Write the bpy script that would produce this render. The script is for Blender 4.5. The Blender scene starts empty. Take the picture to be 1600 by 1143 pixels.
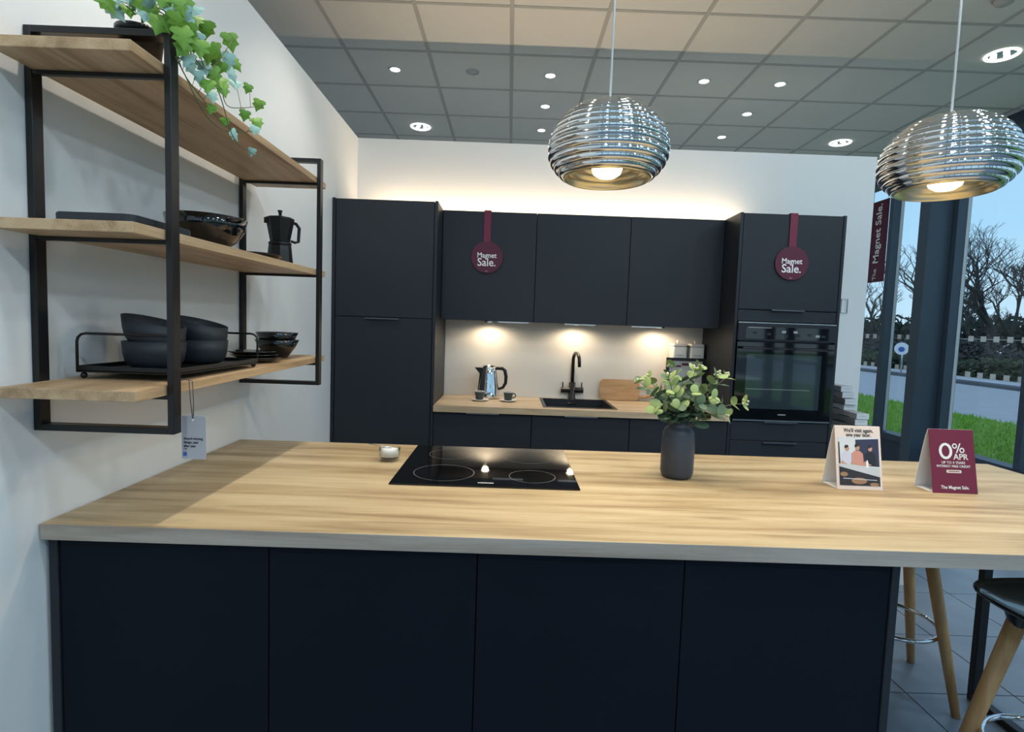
import bpy, bmesh, math, random
from mathutils import Vector, Matrix
PI = math.pi
random.seed(7)
SC = bpy.context.scene
COL = SC.collection

# ------------------------------------------------------------------ camera
F_PX, CAM, YAW, PITCH, ROLL = 860.763, Vector((1.06916, -1.25022, 1.40274)), 0.00698, -0.07180, 0.03457
_f = Vector((math.sin(YAW) * math.cos(PITCH), math.cos(YAW) * math.cos(PITCH), math.sin(PITCH)))
_r = Vector((math.cos(YAW), -math.sin(YAW), 0)); _u = _r.cross(_f)
_r2 = math.cos(ROLL) * _r + math.sin(ROLL) * _u
_u2 = -math.sin(ROLL) * _r + math.cos(ROLL) * _u
cd = bpy.data.cameras.new('camera'); cam = bpy.data.objects.new('camera', cd); COL.objects.link(cam)
cd.sensor_width = 36; cd.lens = F_PX / 1600 * 36; cd.clip_start = 0.02; cd.clip_end = 300
cam.matrix_world = Matrix(((_r2.x, _u2.x, -_f.x, CAM.x), (_r2.y, _u2.y, -_f.y, CAM.y), (_r2.z, _u2.z, -_f.z, CAM.z), (0, 0, 0, 1)))
SC.camera = cam

# ------------------------------------------------------------------ light settings
SKY_STRENGTH = 1.05
DOWNLIGHT_W = 36.0
FILL_DOWNLIGHT_W = 40.0  # power of the added fill downlights out of view
PENDANT_W = 12.0
UNDERCAB_W = 5.2
LED_STRENGTH = 85.0
SC.view_settings.view_transform = 'Standard'; SC.view_settings.look = 'None'
SC.view_settings.exposure = 0.0; SC.view_settings.gamma = 1.0; SC.view_settings.use_curve_mapping = False
w = bpy.data.worlds.new('sky'); SC.world = w; w.use_nodes = True
nt = w.node_tree; nt.nodes.clear()
wo = nt.nodes.new('ShaderNodeOutputWorld'); bg = nt.nodes.new('ShaderNodeBackground')
tc = nt.nodes.new('ShaderNodeTexCoord'); sx = nt.nodes.new('ShaderNodeSeparateXYZ'); cr = nt.nodes.new('ShaderNodeValToRGB')
nt.links.new(tc.outputs['Generated'], sx.inputs[0]); nt.links.new(sx.outputs['Z'], cr.inputs[0])
cr.color_ramp.elements[0].position = 0.0; cr.color_ramp.elements[0].color = (0.62, 0.84, 0.98, 1)
cr.color_ramp.elements[1].position = 0.75; cr.color_ramp.elements[1].color = (0.40, 0.60, 0.92, 1)
e = cr.color_ramp.elements.new(0.16); e.color = (0.42, 0.72, 0.97, 1)
nt.links.new(cr.outputs[0], bg.inputs[0]); bg.inputs[1].default_value = SKY_STRENGTH
nt.links.new(bg.outputs[0], wo.inputs[0])

# ------------------------------------------------------------------ materials
def s2l(r, g, b):
    f = lambda c: (c / 255 / 12.92) if c / 255 <= 0.04045 else ((c / 255 + 0.055) / 1.055) ** 2.4
    return (f(r), f(g), f(b), 1)
def mat(name, col, rough=0.5, metal=0.0, spec=0.5, emit=None, estr=0.0, coat=0.0, trans=0.0, ior=1.45, noise=0.0, nscale=8.0, bump=0.0, bscale=200.0, sss=0.0):
    m = bpy.data.materials.new(name); m.use_nodes = True
    n = m.node_tree.nodes; l = m.node_tree.links; b = n['Principled BSDF']
    b.inputs['Base Color'].default_value = (*col[:3], 1); b.inputs['Roughness'].default_value = rough
    b.inputs['Metallic'].default_value = metal; b.inputs['Specular IOR Level'].default_value = spec
    b.inputs['IOR'].default_value = ior; b.inputs['Coat Weight'].default_value = coat; b.inputs['Coat Roughness'].default_value = 0.05
    b.inputs['Transmission Weight'].default_value = trans
    if emit: b.inputs['Emission Color'].default_value = (*emit[:3], 1); b.inputs['Emission Strength'].default_value = estr
    if noise or bump:
        t = n.new('ShaderNodeTexCoord')
    if noise:
        nz = n.new('ShaderNodeTexNoise'); nz.inputs['Scale'].default_value = nscale; nz.inputs['Detail'].default_value = 5
        mx = n.new('ShaderNodeMix'); mx.data_type = 'RGBA'
        mx.inputs[6].default_value = (*[c * (1 - noise) for c in col[:3]], 1); mx.inputs[7].default_value = (*[min(1, c * (1 + noise)) for c in col[:3]], 1)
        l.new(t.outputs['Object'], nz.inputs['Vector']); l.new(nz.outputs['Fac'], mx.inputs[0]); l.new(mx.outputs[2], b.inputs['Base Color'])
    if bump:
        nb = n.new('ShaderNodeTexNoise'); nb.inputs['Scale'].default_value = bscale; nb.inputs['Detail'].default_value = 4
        bp = n.new('ShaderNodeBump'); bp.inputs['Strength'].default_value = bump; bp.inputs['Distance'].default_value = 0.002
        l.new(t.outputs['Object'], nb.inputs['Vector']); l.new(nb.outputs['Fac'], bp.inputs['Height']); l.new(bp.outputs[0], b.inputs['Normal'])
    return m
def wood(name, dark, mid, light, along='X', k=1.0, rough=0.45, knots=True):
    m = bpy.data.materials.new(name); m.use_nodes = True
    n = m.node_tree.nodes; l = m.node_tree.links; b = n['Principled BSDF']
    t = n.new('ShaderNodeTexCoord')
    def stretched(a, c):
        mp = n.new('ShaderNodeMapping')
        mp.inputs['Scale'].default_value = {'X': (a, c, c), 'Y': (c, a, c), 'Z': (c, c, a)}[along]
        l.new(t.outputs['Object'], mp.inputs['Vector']); return mp
    def noise(mp, sc, det, dist=0.0):
        nz = n.new('ShaderNodeTexNoise'); nz.inputs['Scale'].default_value = sc; nz.inputs['Detail'].default_value = det
        nz.inputs['Distortion'].default_value = dist; l.new(mp.outputs[0], nz.inputs['Vector']); return nz
    n1 = noise(stretched(1.0, 11.0), 1.6 * k, 6, 0.6); n2 = noise(stretched(5.0, 160.0), 1.5 * k, 3); n3 = noise(stretched(0.35, 9.0), 1.0 * k, 2)
    a1 = n.new('ShaderNodeMath'); a1.operation = 'MULTIPLY_ADD'; a1.inputs[1].default_value = 0.55
    l.new(n1.outputs['Fac'], a1.inputs[0])
    a2 = n.new('ShaderNodeMath'); a2.operation = 'MULTIPLY'; a2.inputs[1].default_value = 0.22; l.new(n2.outputs['Fac'], a2.inputs[0])
    a3 = n.new('ShaderNodeMath'); a3.operation = 'MULTIPLY_ADD'; a3.inputs[1].default_value = 0.38; l.new(n3.outputs['Fac'], a3.inputs[0])
    l.new(a2.outputs[0], a3.inputs[2]); l.new(a3.outputs[0], a1.inputs[2])
    rp = n.new('ShaderNodeValToRGB'); e = rp.color_ramp.elements
    e[0].position = 0.45; e[0].color = (*dark[:3], 1); e[1].position = 0.68; e[1].color = (*light[:3], 1)
    q = rp.color_ramp.elements.new(0.56); q.color = (*mid[:3], 1)
    l.new(a1.outputs[0], rp.inputs[0]); out = rp.outputs[0]
    if knots:
        mp = n.new('ShaderNodeMapping'); mp.inputs['Scale'].default_value = {'X': (0.9, 4.6, 0.0), 'Y': (4.6, 0.9, 0.0), 'Z': (4.2, 4.2, 1.1)}[along]
        l.new(t.outputs['Object'], mp.inputs['Vector'])
        v = n.new('ShaderNodeTexVoronoi'); v.inputs['Scale'].default_value = 1.3; l.new(mp.outputs[0], v.inputs['Vector'])
        mr = n.new('ShaderNodeMapRange'); mr.inputs[1].default_value = 0.015; mr.inputs[2].default_value = 0.11; mr.inputs[3].default_value = 0.6; mr.inputs[4].default_value = 0.0
        l.new(v.outputs['Distance'], mr.inputs[0])
        mx = n.new('ShaderNodeMix'); mx.data_type = 'RGBA'; mx.inputs[7].default_value = (*[c * 0.75 for c in dark[:3]], 1)
        l.new(mr.outputs[0], mx.inputs[0]); l.new(out, mx.inputs[6]); out = mx.outputs[2]
    l.new(out, b.inputs['Base Color']); b.inputs['Roughness'].default_value = rough
    bp = n.new('ShaderNodeBump'); bp.inputs['Strength'].default_value = 0.06; bp.inputs['Distance'].default_value = 0.002
    l.new(n2.outputs['Fac'], bp.inputs['Height']); l.new(bp.outputs[0], b.inputs['Normal'])
    return m
def glass_mat(name, tint=(1, 1, 1), refl=1.0):
    m = bpy.data.materials.new(name); m.use_nodes = True
    n = m.node_tree.nodes; l = m.node_tree.links; n.clear()
    o = n.new('ShaderNodeOutputMaterial'); tr = n.new('ShaderNodeBsdfTransparent'); gl = n.new('ShaderNodeBsdfGlossy')
    tr.inputs[0].default_value = (*tint, 1); gl.inputs['Roughness'].default_value = 0.0
    fr = n.new('ShaderNodeLayerWeight'); fr.inputs[0].default_value = 0.5
    pw = n.new('ShaderNodeMath'); pw.operation = 'POWER'; pw.inputs[1].default_value = 5.0; l.new(fr.outputs['Facing'], pw.inputs[0])
    mu = n.new('ShaderNodeMath'); mu.operation = 'MULTIPLY_ADD'; mu.inputs[1].default_value = 0.9 * refl; mu.inputs[2].default_value = 0.04 * refl; l.new(pw.outputs[0], mu.inputs[0])
    mx = n.new('ShaderNodeMixShader'); l.new(mu.outputs[0], mx.inputs[0]); l.new(tr.outputs[0], mx.inputs[1]); l.new(gl.outputs[0], mx.inputs[2])
    l.new(mx.outputs[0], o.inputs[0]); return m

M = {}
M['wall'] = mat('white_paint', (0.80, 0.80, 0.79), 0.7, noise=0.015, nscale=3, bump=0.05, bscale=300)
M['splash'] = mat('cream_splashback', (0.70, 0.67, 0.63), 0.35, noise=0.04, nscale=6)
M['tile'] = mat('ceiling_tile', (0.78, 0.765, 0.715), 0.9, noise=0.03, nscale=4, bump=0.25, bscale=260)
M['grid'] = mat('ceiling_grid', (0.50, 0.49, 0.46), 0.6)
M['void'] = mat('ceiling_void', (0.05, 0.05, 0.05), 0.9)
M['floor'] = mat('slate_tile', (0.17, 0.212, 0.262), 0.30, noise=0.25, nscale=5, bump=0.08, bscale=40)
M['grout'] = mat('grout', (0.035, 0.04, 0.046), 0.8)
M['cab'] = mat('graphite_cabinet', (0.022, 0.026, 0.034), 0.50, spec=0.3, noise=0.10, nscale=3)
M['cab_edge'] = mat('graphite_edge', (0.022, 0.025, 0.032), 0.45, spec=0.3)
M['cab_in'] = mat('cabinet_carcass', (0.016, 0.018, 0.022), 0.7)
M['pen'] = mat('graphite_backlit_panel', (0.006, 0.009, 0.015), 0.65, spec=0.14, noise=0.22, nscale=2.2)  # darkened graphite: shade of the backlit side is put into the colour
M['oak'] = wood('oak_worktop', (0.30, 0.200, 0.100), (0.47, 0.345, 0.190), (0.58, 0.45, 0.27), 'X')
M['oak_back'] = wood('oak_worktop_rear', (0.36, 0.26, 0.16), (0.50, 0.38, 0.25), (0.60, 0.47, 0.33), 'X')
M['oak_shaded_edge'] = wood('oak_edge_shade', (0.30, 0.24, 0.19), (0.40, 0.335, 0.275), (0.48, 0.41, 0.35), 'X')  # oak greyed: the edges' cool shade, away from the spots, is in the colour
M['oak_shelf'] = wood('oak_shelf', (0.33, 0.20, 0.10), (0.50, 0.33, 0.18), (0.60, 0.42, 0.25), 'Y', 1.2, 0.5)
M['board'] = wood('acacia_board', (0.36, 0.19, 0.08), (0.50, 0.29, 0.14), (0.58, 0.37, 0.20), 'X', 2.0, 0.5, False)
M['leg'] = wood('beech_leg', (0.50, 0.24, 0.085), (0.62, 0.33, 0.13), (0.70, 0.41, 0.18), 'Z', 2.0, 0.45, False)
M['black'] = mat('black_steel', (0.008, 0.008, 0.009), 0.35)
M['black_gloss'] = mat('black_gloss', (0.006, 0.006, 0.007), 0.10, coat=0.6)
M['char'] = mat('charcoal_stoneware', (0.022, 0.026, 0.033), 0.55)
M['slate'] = mat('slate_board', (0.022, 0.028, 0.036), 0.6)
M['chrome'] = mat('chrome', (0.78, 0.79, 0.80), 0.06, 1.0)
M['steel'] = mat('brushed_steel', (0.62, 0.63, 0.64), 0.22, 1.0)
M['gold'] = mat('warm_reflector', (0.93, 0.82, 0.56), 0.30, 1.0)
M['alu'] = mat('aluminium_handle', (0.55, 0.56, 0.58), 0.35, 1.0)
M['darkalu'] = mat('dark_aluminium', (0.16, 0.17, 0.19), 0.35, 1.0)
M['frame'] = mat('anthracite_window_frame', (0.040, 0.062, 0.088), 0.4, noise=0.06, nscale=3)
M['bead'] = mat('pale_glazing_bead', (0.5, 0.53, 0.55), 0.4)
M['pane'] = glass_mat('window_glass', (0.97, 0.99, 1.0), 0.6)
M['frost'] = mat('frosted_film', (0.75, 0.77, 0.78), 0.6)
M['clear'] = glass_mat('clear_glass', (0.96, 0.98, 0.98), 1.6)
M['salt'] = mat('white_salt', (0.85, 0.84, 0.82), 0.8, bump=0.6, bscale=500)
M['hob'] = mat('black_hob_glass', (0.004, 0.004, 0.005), 0.03, spec=0.6)
M['ring'] = mat('hob_marking', (0.22, 0.22, 0.22), 0.4)
M['oven_glass'] = mat('oven_glass', (0.004, 0.005, 0.006), 0.04, spec=0.9)
M['oven_win'] = mat('oven_window', (0.030, 0.045, 0.052), 0.03, spec=1.0, coat=0.8)
M['panel_mark'] = mat('oven_marking', (0.32, 0.33, 0.35), 0.5)
M['sink'] = mat('black_granite_sink', (0.020, 0.024, 0.030), 0.35)
M['cup'] = mat('green_grey_cup', (0.035, 0.050, 0.050), 0.35)
M['white'] = mat('white_ceramic', (0.80, 0.80, 0.78), 0.25)
M['paper'] = mat('white_card', (0.82, 0.80, 0.77), 0.7)
M['pinkpaper'] = mat('pale_pink_card', (0.80, 0.65, 0.58), 0.7)
M['maroon'] = mat('maroon_card', s2l(112, 30, 58), 0.55)
M['maroon2'] = mat('dark_maroon_card', s2l(84, 24, 48), 0.55)
M['ink'] = mat('dark_ink', (0.03, 0.025, 0.025), 0.7)
M['print_white'] = mat('white_print', (0.86, 0.85, 0.85), 0.6)
M['tagm'] = mat('grey_card', (0.46, 0.44, 0.46), 0.6)
M['string'] = mat('grey_cord', (0.10, 0.09, 0.08), 0.8)
M['cable'] = mat('white_flex', (0.78, 0.78, 0.77), 0.4)
M['trimw'] = mat('white_trim', (0.75, 0.75, 0.73), 0.4)
M['vase'] = mat('slate_blue_vase', (0.044, 0.051, 0.068), 0.42)
M['ivy_g'] = mat('ivy_green', (0.16, 0.33, 0.035), 0.5, noise=0.5, nscale=45)
M['ivy_b'] = mat('ivy_variegated', (0.33, 0.52, 0.46), 0.5, noise=0.45, nscale=60)
M['vine'] = mat('ivy_stem', (0.10, 0.13, 0.05), 0.6)
M['euc'] = mat('eucalyptus_leaf', (0.13, 0.20, 0.12), 0.55, noise=0.35, nscale=40)
M['euc2'] = mat('eucalyptus_young_leaf', (0.32, 0.42, 0.17), 0.55, noise=0.25, nscale=40)
M['bud'] = mat('eucalyptus_bud', (0.62, 0.66, 0.40), 0.6)
M['euc_stem'] = mat('eucalyptus_stem', (0.20, 0.17, 0.10), 0.6)
M['seat'] = mat('black_seat_plastic', (0.014, 0.018, 0.020), 0.18, coat=0.4)
M['sampleg'] = mat('grey_sample', (0.38, 0.39, 0.40), 0.5, noise=0.15, nscale=20)
M['samplew'] = mat('white_sample', (0.66, 0.69, 0.71), 0.5)
M['sampled'] = mat('dark_sample', (0.20, 0.205, 0.22), 0.5, noise=0.15, nscale=20)
M['lamp_on'] = mat('lit_lamp', (1, 1, 1), 0.5, emit=(1.0, 0.97, 0.90), estr=14)
M['lamp_big'] = mat('lit_diffuser', (1, 1, 1), 0.5, emit=(0.95, 1.0, 0.95), estr=2.6)
M['bulb'] = mat('lit_bulb', (1, 1, 1), 0.5, emit=(1.0, 0.74, 0.36), estr=16)
M['uc'] = mat('lit_puck', (1, 1, 1), 0.5, emit=(1.0, 0.86, 0.60), estr=10)
M['led'] = mat('lit_led_strip', (1, 1, 1), 0.5, emit=(1.0, 0.74, 0.47), estr=LED_STRENGTH)
M['grass'] = mat('grass', (0.19, 0.33, 0.035), 0.8, noise=0.5, nscale=5, bump=0.8, bscale=60)
M['blade'] = mat('grass_blade', (0.25, 0.45, 0.05), 0.7, noise=0.4, nscale=9)
M['road'] = mat('asphalt', (0.44, 0.43, 0.42), 0.9, noise=0.12, nscale=3, bump=0.4, bscale=120)
M['kerb'] = mat('kerb_stone', (0.10, 0.105, 0.11), 0.8, noise=0.2, nscale=4)
M['pave'] = mat('pale_paving', (0.55, 0.54, 0.53), 0.9, noise=0.1, nscale=4)
M['bark'] = mat('bark', (0.055, 0.050, 0.045), 0.9, noise=0.3, nscale=8)
M['twig'] = mat('twig', (0.085, 0.075, 0.068), 0.9)
M['hedge'] = mat('winter_hedge', (0.075, 0.085, 0.04), 0.9, noise=0.4, nscale=4)
M['evergreen'] = mat('evergreen', (0.028, 0.040, 0.024), 0.9, noise=0.4, nscale=4)
M['signblue'] = mat('sign_blue', (0.04, 0.12, 0.40), 0.5)

# ------------------------------------------------------------------ helpers
def link(name, me, material, parent=None, smooth=False):
    for mm in (material if isinstance(material, (list, tuple)) else [material]):
        if mm is not None: me.materials.append(mm)
    if smooth:
        me.polygons.foreach_set('use_smooth', [True] * len(me.polygons))
    o = bpy.data.objects.new(name, me); COL.objects.link(o)
    if parent is not None: attach(o, parent)
    return o
def attach(o, parent):
    o.parent = parent
    if parent.parent is None: o.matrix_parent_inverse = parent.matrix_basis.inverted()
    return o
def thing(name, label, cat, loc=(0, 0, 0), group=None):
    o = bpy.data.objects.new(name, None); COL.objects.link(o); o.location = loc; o.empty_display_size = 0.05
    o['label'] = label; o['category'] = cat
    if group: o['group'] = group
    return o
def tag(o, label, cat, group=None):
    o['label'] = label; o['category'] = cat
    if group: o['group'] = group
    return o
def struct(o): o['kind'] = 'structure'; return o
def frombm(name, bm, material, parent=None, smooth=False):
    bmesh.ops.recalc_face_normals(bm, faces=bm.faces)
    me = bpy.data.meshes.new(name); bm.to_mesh(me); bm.free(); return link(name, me, material, parent, smooth)
def addbox(bm, x0, x1, y0, y1, z0, z1, bev=0.0, seg=1):
    x0, x1 = min(x0, x1), max(x0, x1); y0, y1 = min(y0, y1), max(y0, y1); z0, z1 = min(z0, z1), max(z0, z1)
    vs = [bm.verts.new(p) for p in ((x0, y0, z0), (x1, y0, z0), (x1, y1, z0), (x0, y1, z0), (x0, y0, z1), (x1, y0, z1), (x1, y1, z1), (x0, y1, z1))]
    fs = [bm.faces.new([vs[i] for i in q]) for q in ((0, 3, 2, 1), (4, 5, 6, 7), (0, 1, 5, 4), (1, 2, 6, 5), (2, 3, 7, 6), (3, 0, 4, 7))]
    if bev > 0:
        bmesh.ops.bevel(bm, geom=list({e for f in fs for e in f.edges}), offset=bev, segments=seg, affect='EDGES', profile=0.6)
def box(name, x0, x1, y0, y1, z0, z1, m, parent=None, bev=0.0015, seg=1):
    bm = bmesh.new(); addbox(bm, x0, x1, y0, y1, z0, z1, bev, seg); return frombm(name, bm, m, parent)
def boxes(name, lst, m, parent=None, bev=0.0):
    bm = bmesh.new()
    for b in lst: addbox(bm, *b, bev)
    return frombm(name, bm, m, parent)
def lathe(name, prof, m, parent=None, c=(0, 0), seg=40, smooth=True, close=False, rot0=0.0):
    bm = bmesh.new(); rings = []
    for r, z in prof:
        if r < 1e-6: rings.append([bm.verts.new((c[0], c[1], z))])
        else: rings.append([bm.verts.new((c[0] + r * math.cos(rot0 + 2 * PI * i / seg), c[1] + r * math.sin(rot0 + 2 * PI * i / seg), z)) for i in range(seg)])
    pairs = list(zip(rings[:-1], rings[1:]))
    if close: pairs.append((rings[-1], rings[0]))
    for a, b in pairs:
        if len(a) == 1 and len(b) == 1: continue
        for i in range(seg):
            j = (i + 1) % seg
            if len(a) == 1: bm.faces.new((a[0], b[i], b[j]))
            elif len(b) == 1: bm.faces.new((a[i], b[0], a[j]))
            else: bm.faces.new((a[i], b[i], b[j], a[j]))
    return frombm(name, bm, m, parent, smooth)
def sweep(bm, pts, rad, seg=8, closed=False, cap=True):
    P = [Vector(p) for p in pts]; n = len(P); R = rad if isinstance(rad, (list, tuple)) else [rad] * n
    def tan(i):
        if closed: return (P[(i + 1) % n] - P[i - 1]).normalized()
        a = P[max(i - 1, 0)]; b = P[min(i + 1, n - 1)]; return (b - a).normalized()
    t0 = tan(0); up = Vector((0, 0, 1)) if abs(t0.z) < 0.9 else Vector((1, 0, 0)); nv = t0.cross(up).normalized(); rings = []
    for i in range(n):
        t = tan(i); nv = (nv - t * nv.dot(t)).normalized(); b = t.cross(nv)
        rings.append([bm.verts.new(P[i] + (nv * math.cos(2 * PI * k / seg) + b * math.sin(2 * PI * k / seg)) * R[i]) for k in range(seg)])
    idx = range(n) if closed else range(n - 1)
    for i in idx:
        a, b = rings[i], rings[(i + 1) % n]
        for k in range(seg): bm.faces.new((a[k], a[(k + 1) % seg], b[(k + 1) % seg], b[k]))
    if cap and not closed: bm.faces.new(rings[0][::-1]); bm.faces.new(rings[-1])
def tube(name, pts, rad, m, parent=None, seg=10, closed=False, smooth=True):
    bm = bmesh.new(); sweep(bm, pts, rad, seg, closed); return frombm(name, bm, m, parent, smooth)
def prism(name, outline, axis, a, b, m, parent=None, bev=0.0, smooth=False):
    """outline in the plane normal to axis ('X': (y,z), 'Y': (x,z), 'Z': (x,y)), extruded from a to b"""
    mk = {'X': lambda p, t: (t, p[0], p[1]), 'Y': lambda p, t: (p[0], t, p[1]), 'Z': lambda p, t: (p[0], p[1], t)}[axis]
    bm = bmesh.new(); A = [bm.verts.new(mk(p, a)) for p in outline]; B = [bm.verts.new(mk(p, b)) for p in outline]
    f1 = bm.faces.new(A); f2 = bm.faces.new(B[::-1]); n = len(outline)
    for i in range(n): bm.faces.new((A[i], B[i], B[(i + 1) % n], A[(i + 1) % n]))
    if bev: bmesh.ops.bevel(bm, geom=list(set(f1.edges) | set(f2.edges)), offset=bev, segments=2, affect='EDGES')
    return frombm(name, bm, m, parent, smooth)
def rrect(x0, x1, y0, y1, r, k=5):
    out = []
    for cx, cy, a0 in ((x1 - r, y0 + r, -PI / 2), (x1 - r, y1 - r, 0), (x0 + r, y1 - r, PI / 2), (x0 + r, y0 + r, PI)):
        for i in range(k + 1):
            a = a0 + PI / 2 * i / k; out.append((cx + r * math.cos(a), cy + r * math.sin(a)))
    return out
def text(name, s, size, origin, xdir, ydir, m, parent=None, bold=0.0, align='CENTER', squeeze=1.0, depth=0.0004):
    c = bpy.data.curves.new('t', 'FONT'); c.body = s; c.size = size; c.align_x = align; c.align_y = 'CENTER'; c.offset = bold * 0.3; c.extrude = depth; c.resolution_u = 3
    t = bpy.data.objects.new('t', c); COL.objects.link(t)
    dg = bpy.context.evaluated_depsgraph_get(); me = bpy.data.meshes.new_from_object(t.evaluated_get(dg))
    bpy.data.objects.remove(t); bpy.data.curves.remove(c)
    X = Vector(xdir).normalized(); Y = Vector(ydir).normalized(); Z = X.cross(Y); O = Vector(origin)
    for v in me.vertices: v.co = O + X * v.co.x * squeeze + Y * v.co.y + Z * v.co.z
    me.materials.clear(); me.name = name
    return link(name, me, m, parent)
def strokes(name, n, wdt, hgt, origin, xdir, ydir, m, parent):
    X = Vector(xdir); Y = Vector(ydir); Z = X.cross(Y); O = Vector(origin) - X * wdt / 2; b = bmesh.new(); cw = wdt / n
    for k in range(n):
        hh = hgt * (0.7 + 0.3 * ((k * 37) % 5) / 4)
        b.faces.new([b.verts.new(O + X * (cw * (k + u)) + Y * (v * hh) + Z * 0.0003) for u, v in ((0.08, -0.5), (0.86, -0.5), (0.86, 0.5), (0.08, 0.5))])
    return frombm(name, b, m, parent)
def dup(root, loc, rz=None, label=None, group=None):
    r = root.copy(); COL.objects.link(r); r.location = loc
    if rz is not None: r.rotation_euler = (0, 0, rz)
    if label: r['label'] = label
    if group: r['group'] = group
    for ch in list(root.children):
        c = ch.copy(); COL.objects.link(c); c.parent = r
        for g in list(ch.children):
            d = g.copy(); COL.objects.link(d); d.parent = c
    return r
def lamp(name, kind, loc, power, color, parent=None, size=0.03, spot=None, blend=0.5, aim=(0, 0, -1)):
    d = bpy.data.lights.new(name, kind); d.energy = power; d.color = color[:3]; d.shadow_soft_size = size
    if kind == 'SPOT': d.spot_size = spot; d.spot_blend = blend
    o = bpy.data.objects.new(name, d); COL.objects.link(o); o.location = loc
    o.rotation_euler = Vector(aim).to_track_quat('-Z', 'Y').to_euler()
    if parent is not None: attach(o, parent)
    return o

# ------------------------------------------------------------------ dimensions
XW, YB, HW, XEND = -0.006, 2.615, 2.648, 3.555        # partition walls
CEIL, XG = 3.35, 5.42                                  # ceiling, glazed wall
XL, Y0, Y1 = -2.6, -3.73, 6.47
ZP = 0.91

# ------------------------------------------------------------------ setting
fl = struct(box('floor', XL, XG, Y0, Y1, -0.12, -0.004, M['grout'], bev=0))
tw, td = 0.4355, 0.437; fx0, fy0 = 2.700 - 11 * tw, 0.843 - 10 * td
bm = bmesh.new(); addbox(bm, 0.0025, tw - 0.0025, 0.0025, td - 0.0025, -0.004, 0.0, 0.0008)
bmesh.ops.recalc_face_normals(bm, faces=bm.faces)
tile_me = bpy.data.meshes.new('floor_tile'); bm.to_mesh(tile_me); bm.free(); tile_me.materials.append(M['floor'])
rest = bmesh.new()
for i in range(int((XG - fx0) / tw) + 1):
    for j in range(int((Y1 - fy0) / td) + 1):
        x, y = fx0 + i * tw, fy0 + j * td
        if x < XL or y < Y0: continue
        x1, y1 = min(x + tw, XG), min(y + td, Y1)
        if x > 1.7 and -0.1 < y < 5.5 and x1 - x > tw - 1e-4 and y1 - y > td - 1e-4:
            o = bpy.data.objects.new('floor_tile', tile_me); COL.objects.link(o); o.location = (x, y, 0); attach(o, fl)
        elif x1 - x > 0.02 and y1 - y > 0.02:
            addbox(rest, x + 0.0025, x1 - 0.0025, y + 0.0025, y1 - 0.0025, -0.004, 0.0)
o = frombm('outlying_floor_tiles', rest, M['floor'], fl); o['kind'] = 'stuff'

ce = struct(box('ceiling', XL, XG, Y0, Y1, CEIL + 0.03, CEIL + 0.15, M['void'], bev=0))
gx, gy = -0.1815, 2.2697
bm = bmesh.new(); addbox(bm, 0.012, 0.588, 0.012, 0.588, CEIL + 0.004, CEIL + 0.022, 0.002)
bmesh.ops.recalc_face_normals(bm, faces=bm.faces)
ct_me = bpy.data.meshes.new('ceiling_tile'); bm.to_mesh(ct_me); bm.free(); ct_me.materials.append(M['tile'])
cols = range(-4, 10); rows = range(-10, 7)
for c in cols:
    for r in rows:
        x, y = gx + 0.6 * c, gy + 0.6 * r
        if x + 0.6 > XG:
            box('ceiling_tile', x + 0.012, XG, y + 0.012, y + 0.588, CEIL + 0.004, CEIL + 0.022, M['tile'], ce, 0.002)
        else:
            o = bpy.data.objects.new('ceiling_tile', ct_me); COL.objects.link(o); o.location = (x, y, 0); attach(o, ce)
for c in range(-4, 10):
    x = gx + 0.6 * c; box('grid_bar', x - 0.013, x + 0.013, Y0, Y1, CEIL, CEIL + 0.03, M['grid'], ce, 0.001)
for r in range(-10, 8):
    y = gy + 0.6 * r; box('grid_bar', XL, XG, y - 0.012, y + 0.012, CEIL + 0.0005, CEIL + 0.03, M['grid'], ce, 0.001)

struct(box('wall_left', XW - 0.1, XW, -2.2, YB + 0.1, 0, HW, M['wall'], bev=0.001))
struct(box('wall_back', XW, XEND, YB, YB + 0.1, 0, HW, M['wall'], bev=0.001))
struct(box('wall_far', XL, XG, Y1, Y1 + 0.1, 0, CEIL + 0.1, M['wall'], bev=0))
struct(box('wall_outer', XL - 0.1, XL, Y0, Y1, 0, CEIL + 0.1, M['wall'], bev=0))

# glazed facade on the window side and behind the camera
def glazing(name, axis, pos, lo, hi, mull, inward, z0, header=0.17, skip=()):
    """axis 'X': glazing plane x = pos running in y; axis 'Y': plane y = pos running in x; inward = sign towards the room"""
    root = bpy.data.objects.new(name, None); COL.objects.link(root); root['kind'] = 'structure'
    def B(n, u0, u1, w0, w1, za, zb, m, bev=0.002):
        a = pos + inward * w0; b = pos + inward * w1
        return box(n, a, b, u0, u1, za, zb, m, root, bev) if axis == 'X' else box(n, u0, u1, a, b, za, zb, m, root, bev)
    B('header_rail', lo, hi, -0.06, 0.12, CEIL - header, CEIL + 0.1, M['frame'])
    B('bottom_rail', lo, hi, -0.06, 0.09, z0 - 0.07, z0, M['frame'])
    B('dwarf_wall', lo, hi, -0.06, 0.05, 0, z0 - 0.07, M['frame'])
    for k, u in enumerate(mull):
        B('mullion', u - 0.03, u + 0.03, -0.02, 0.105, z0, CEIL - header, M['frame'])
        B('glazing_bead', u - 0.036, u - 0.0305, -0.012, 0.020, z0, CEIL - header, M['bead'], 0.001)
    for a, b in zip(mull[:-1], mull[1:]):
        B('pane', min(a, b) + 0.03, max(a, b) - 0.03, -0.004, 0.004, z0, CEIL - header, M['pane'], 0)
    return root
mu = [5.95, 5.03, 4.11, 3.24, 2.34, 1.44, 0.54, -0.36, -1.26, -2.16, -3.06, -3.7]
w1 = glazing('window_1', 'X', XG, Y0, Y1, mu, -1, 0.36)
mu2 = [XG - 0.1 - 0.92 * k for k in range(9)]
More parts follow.
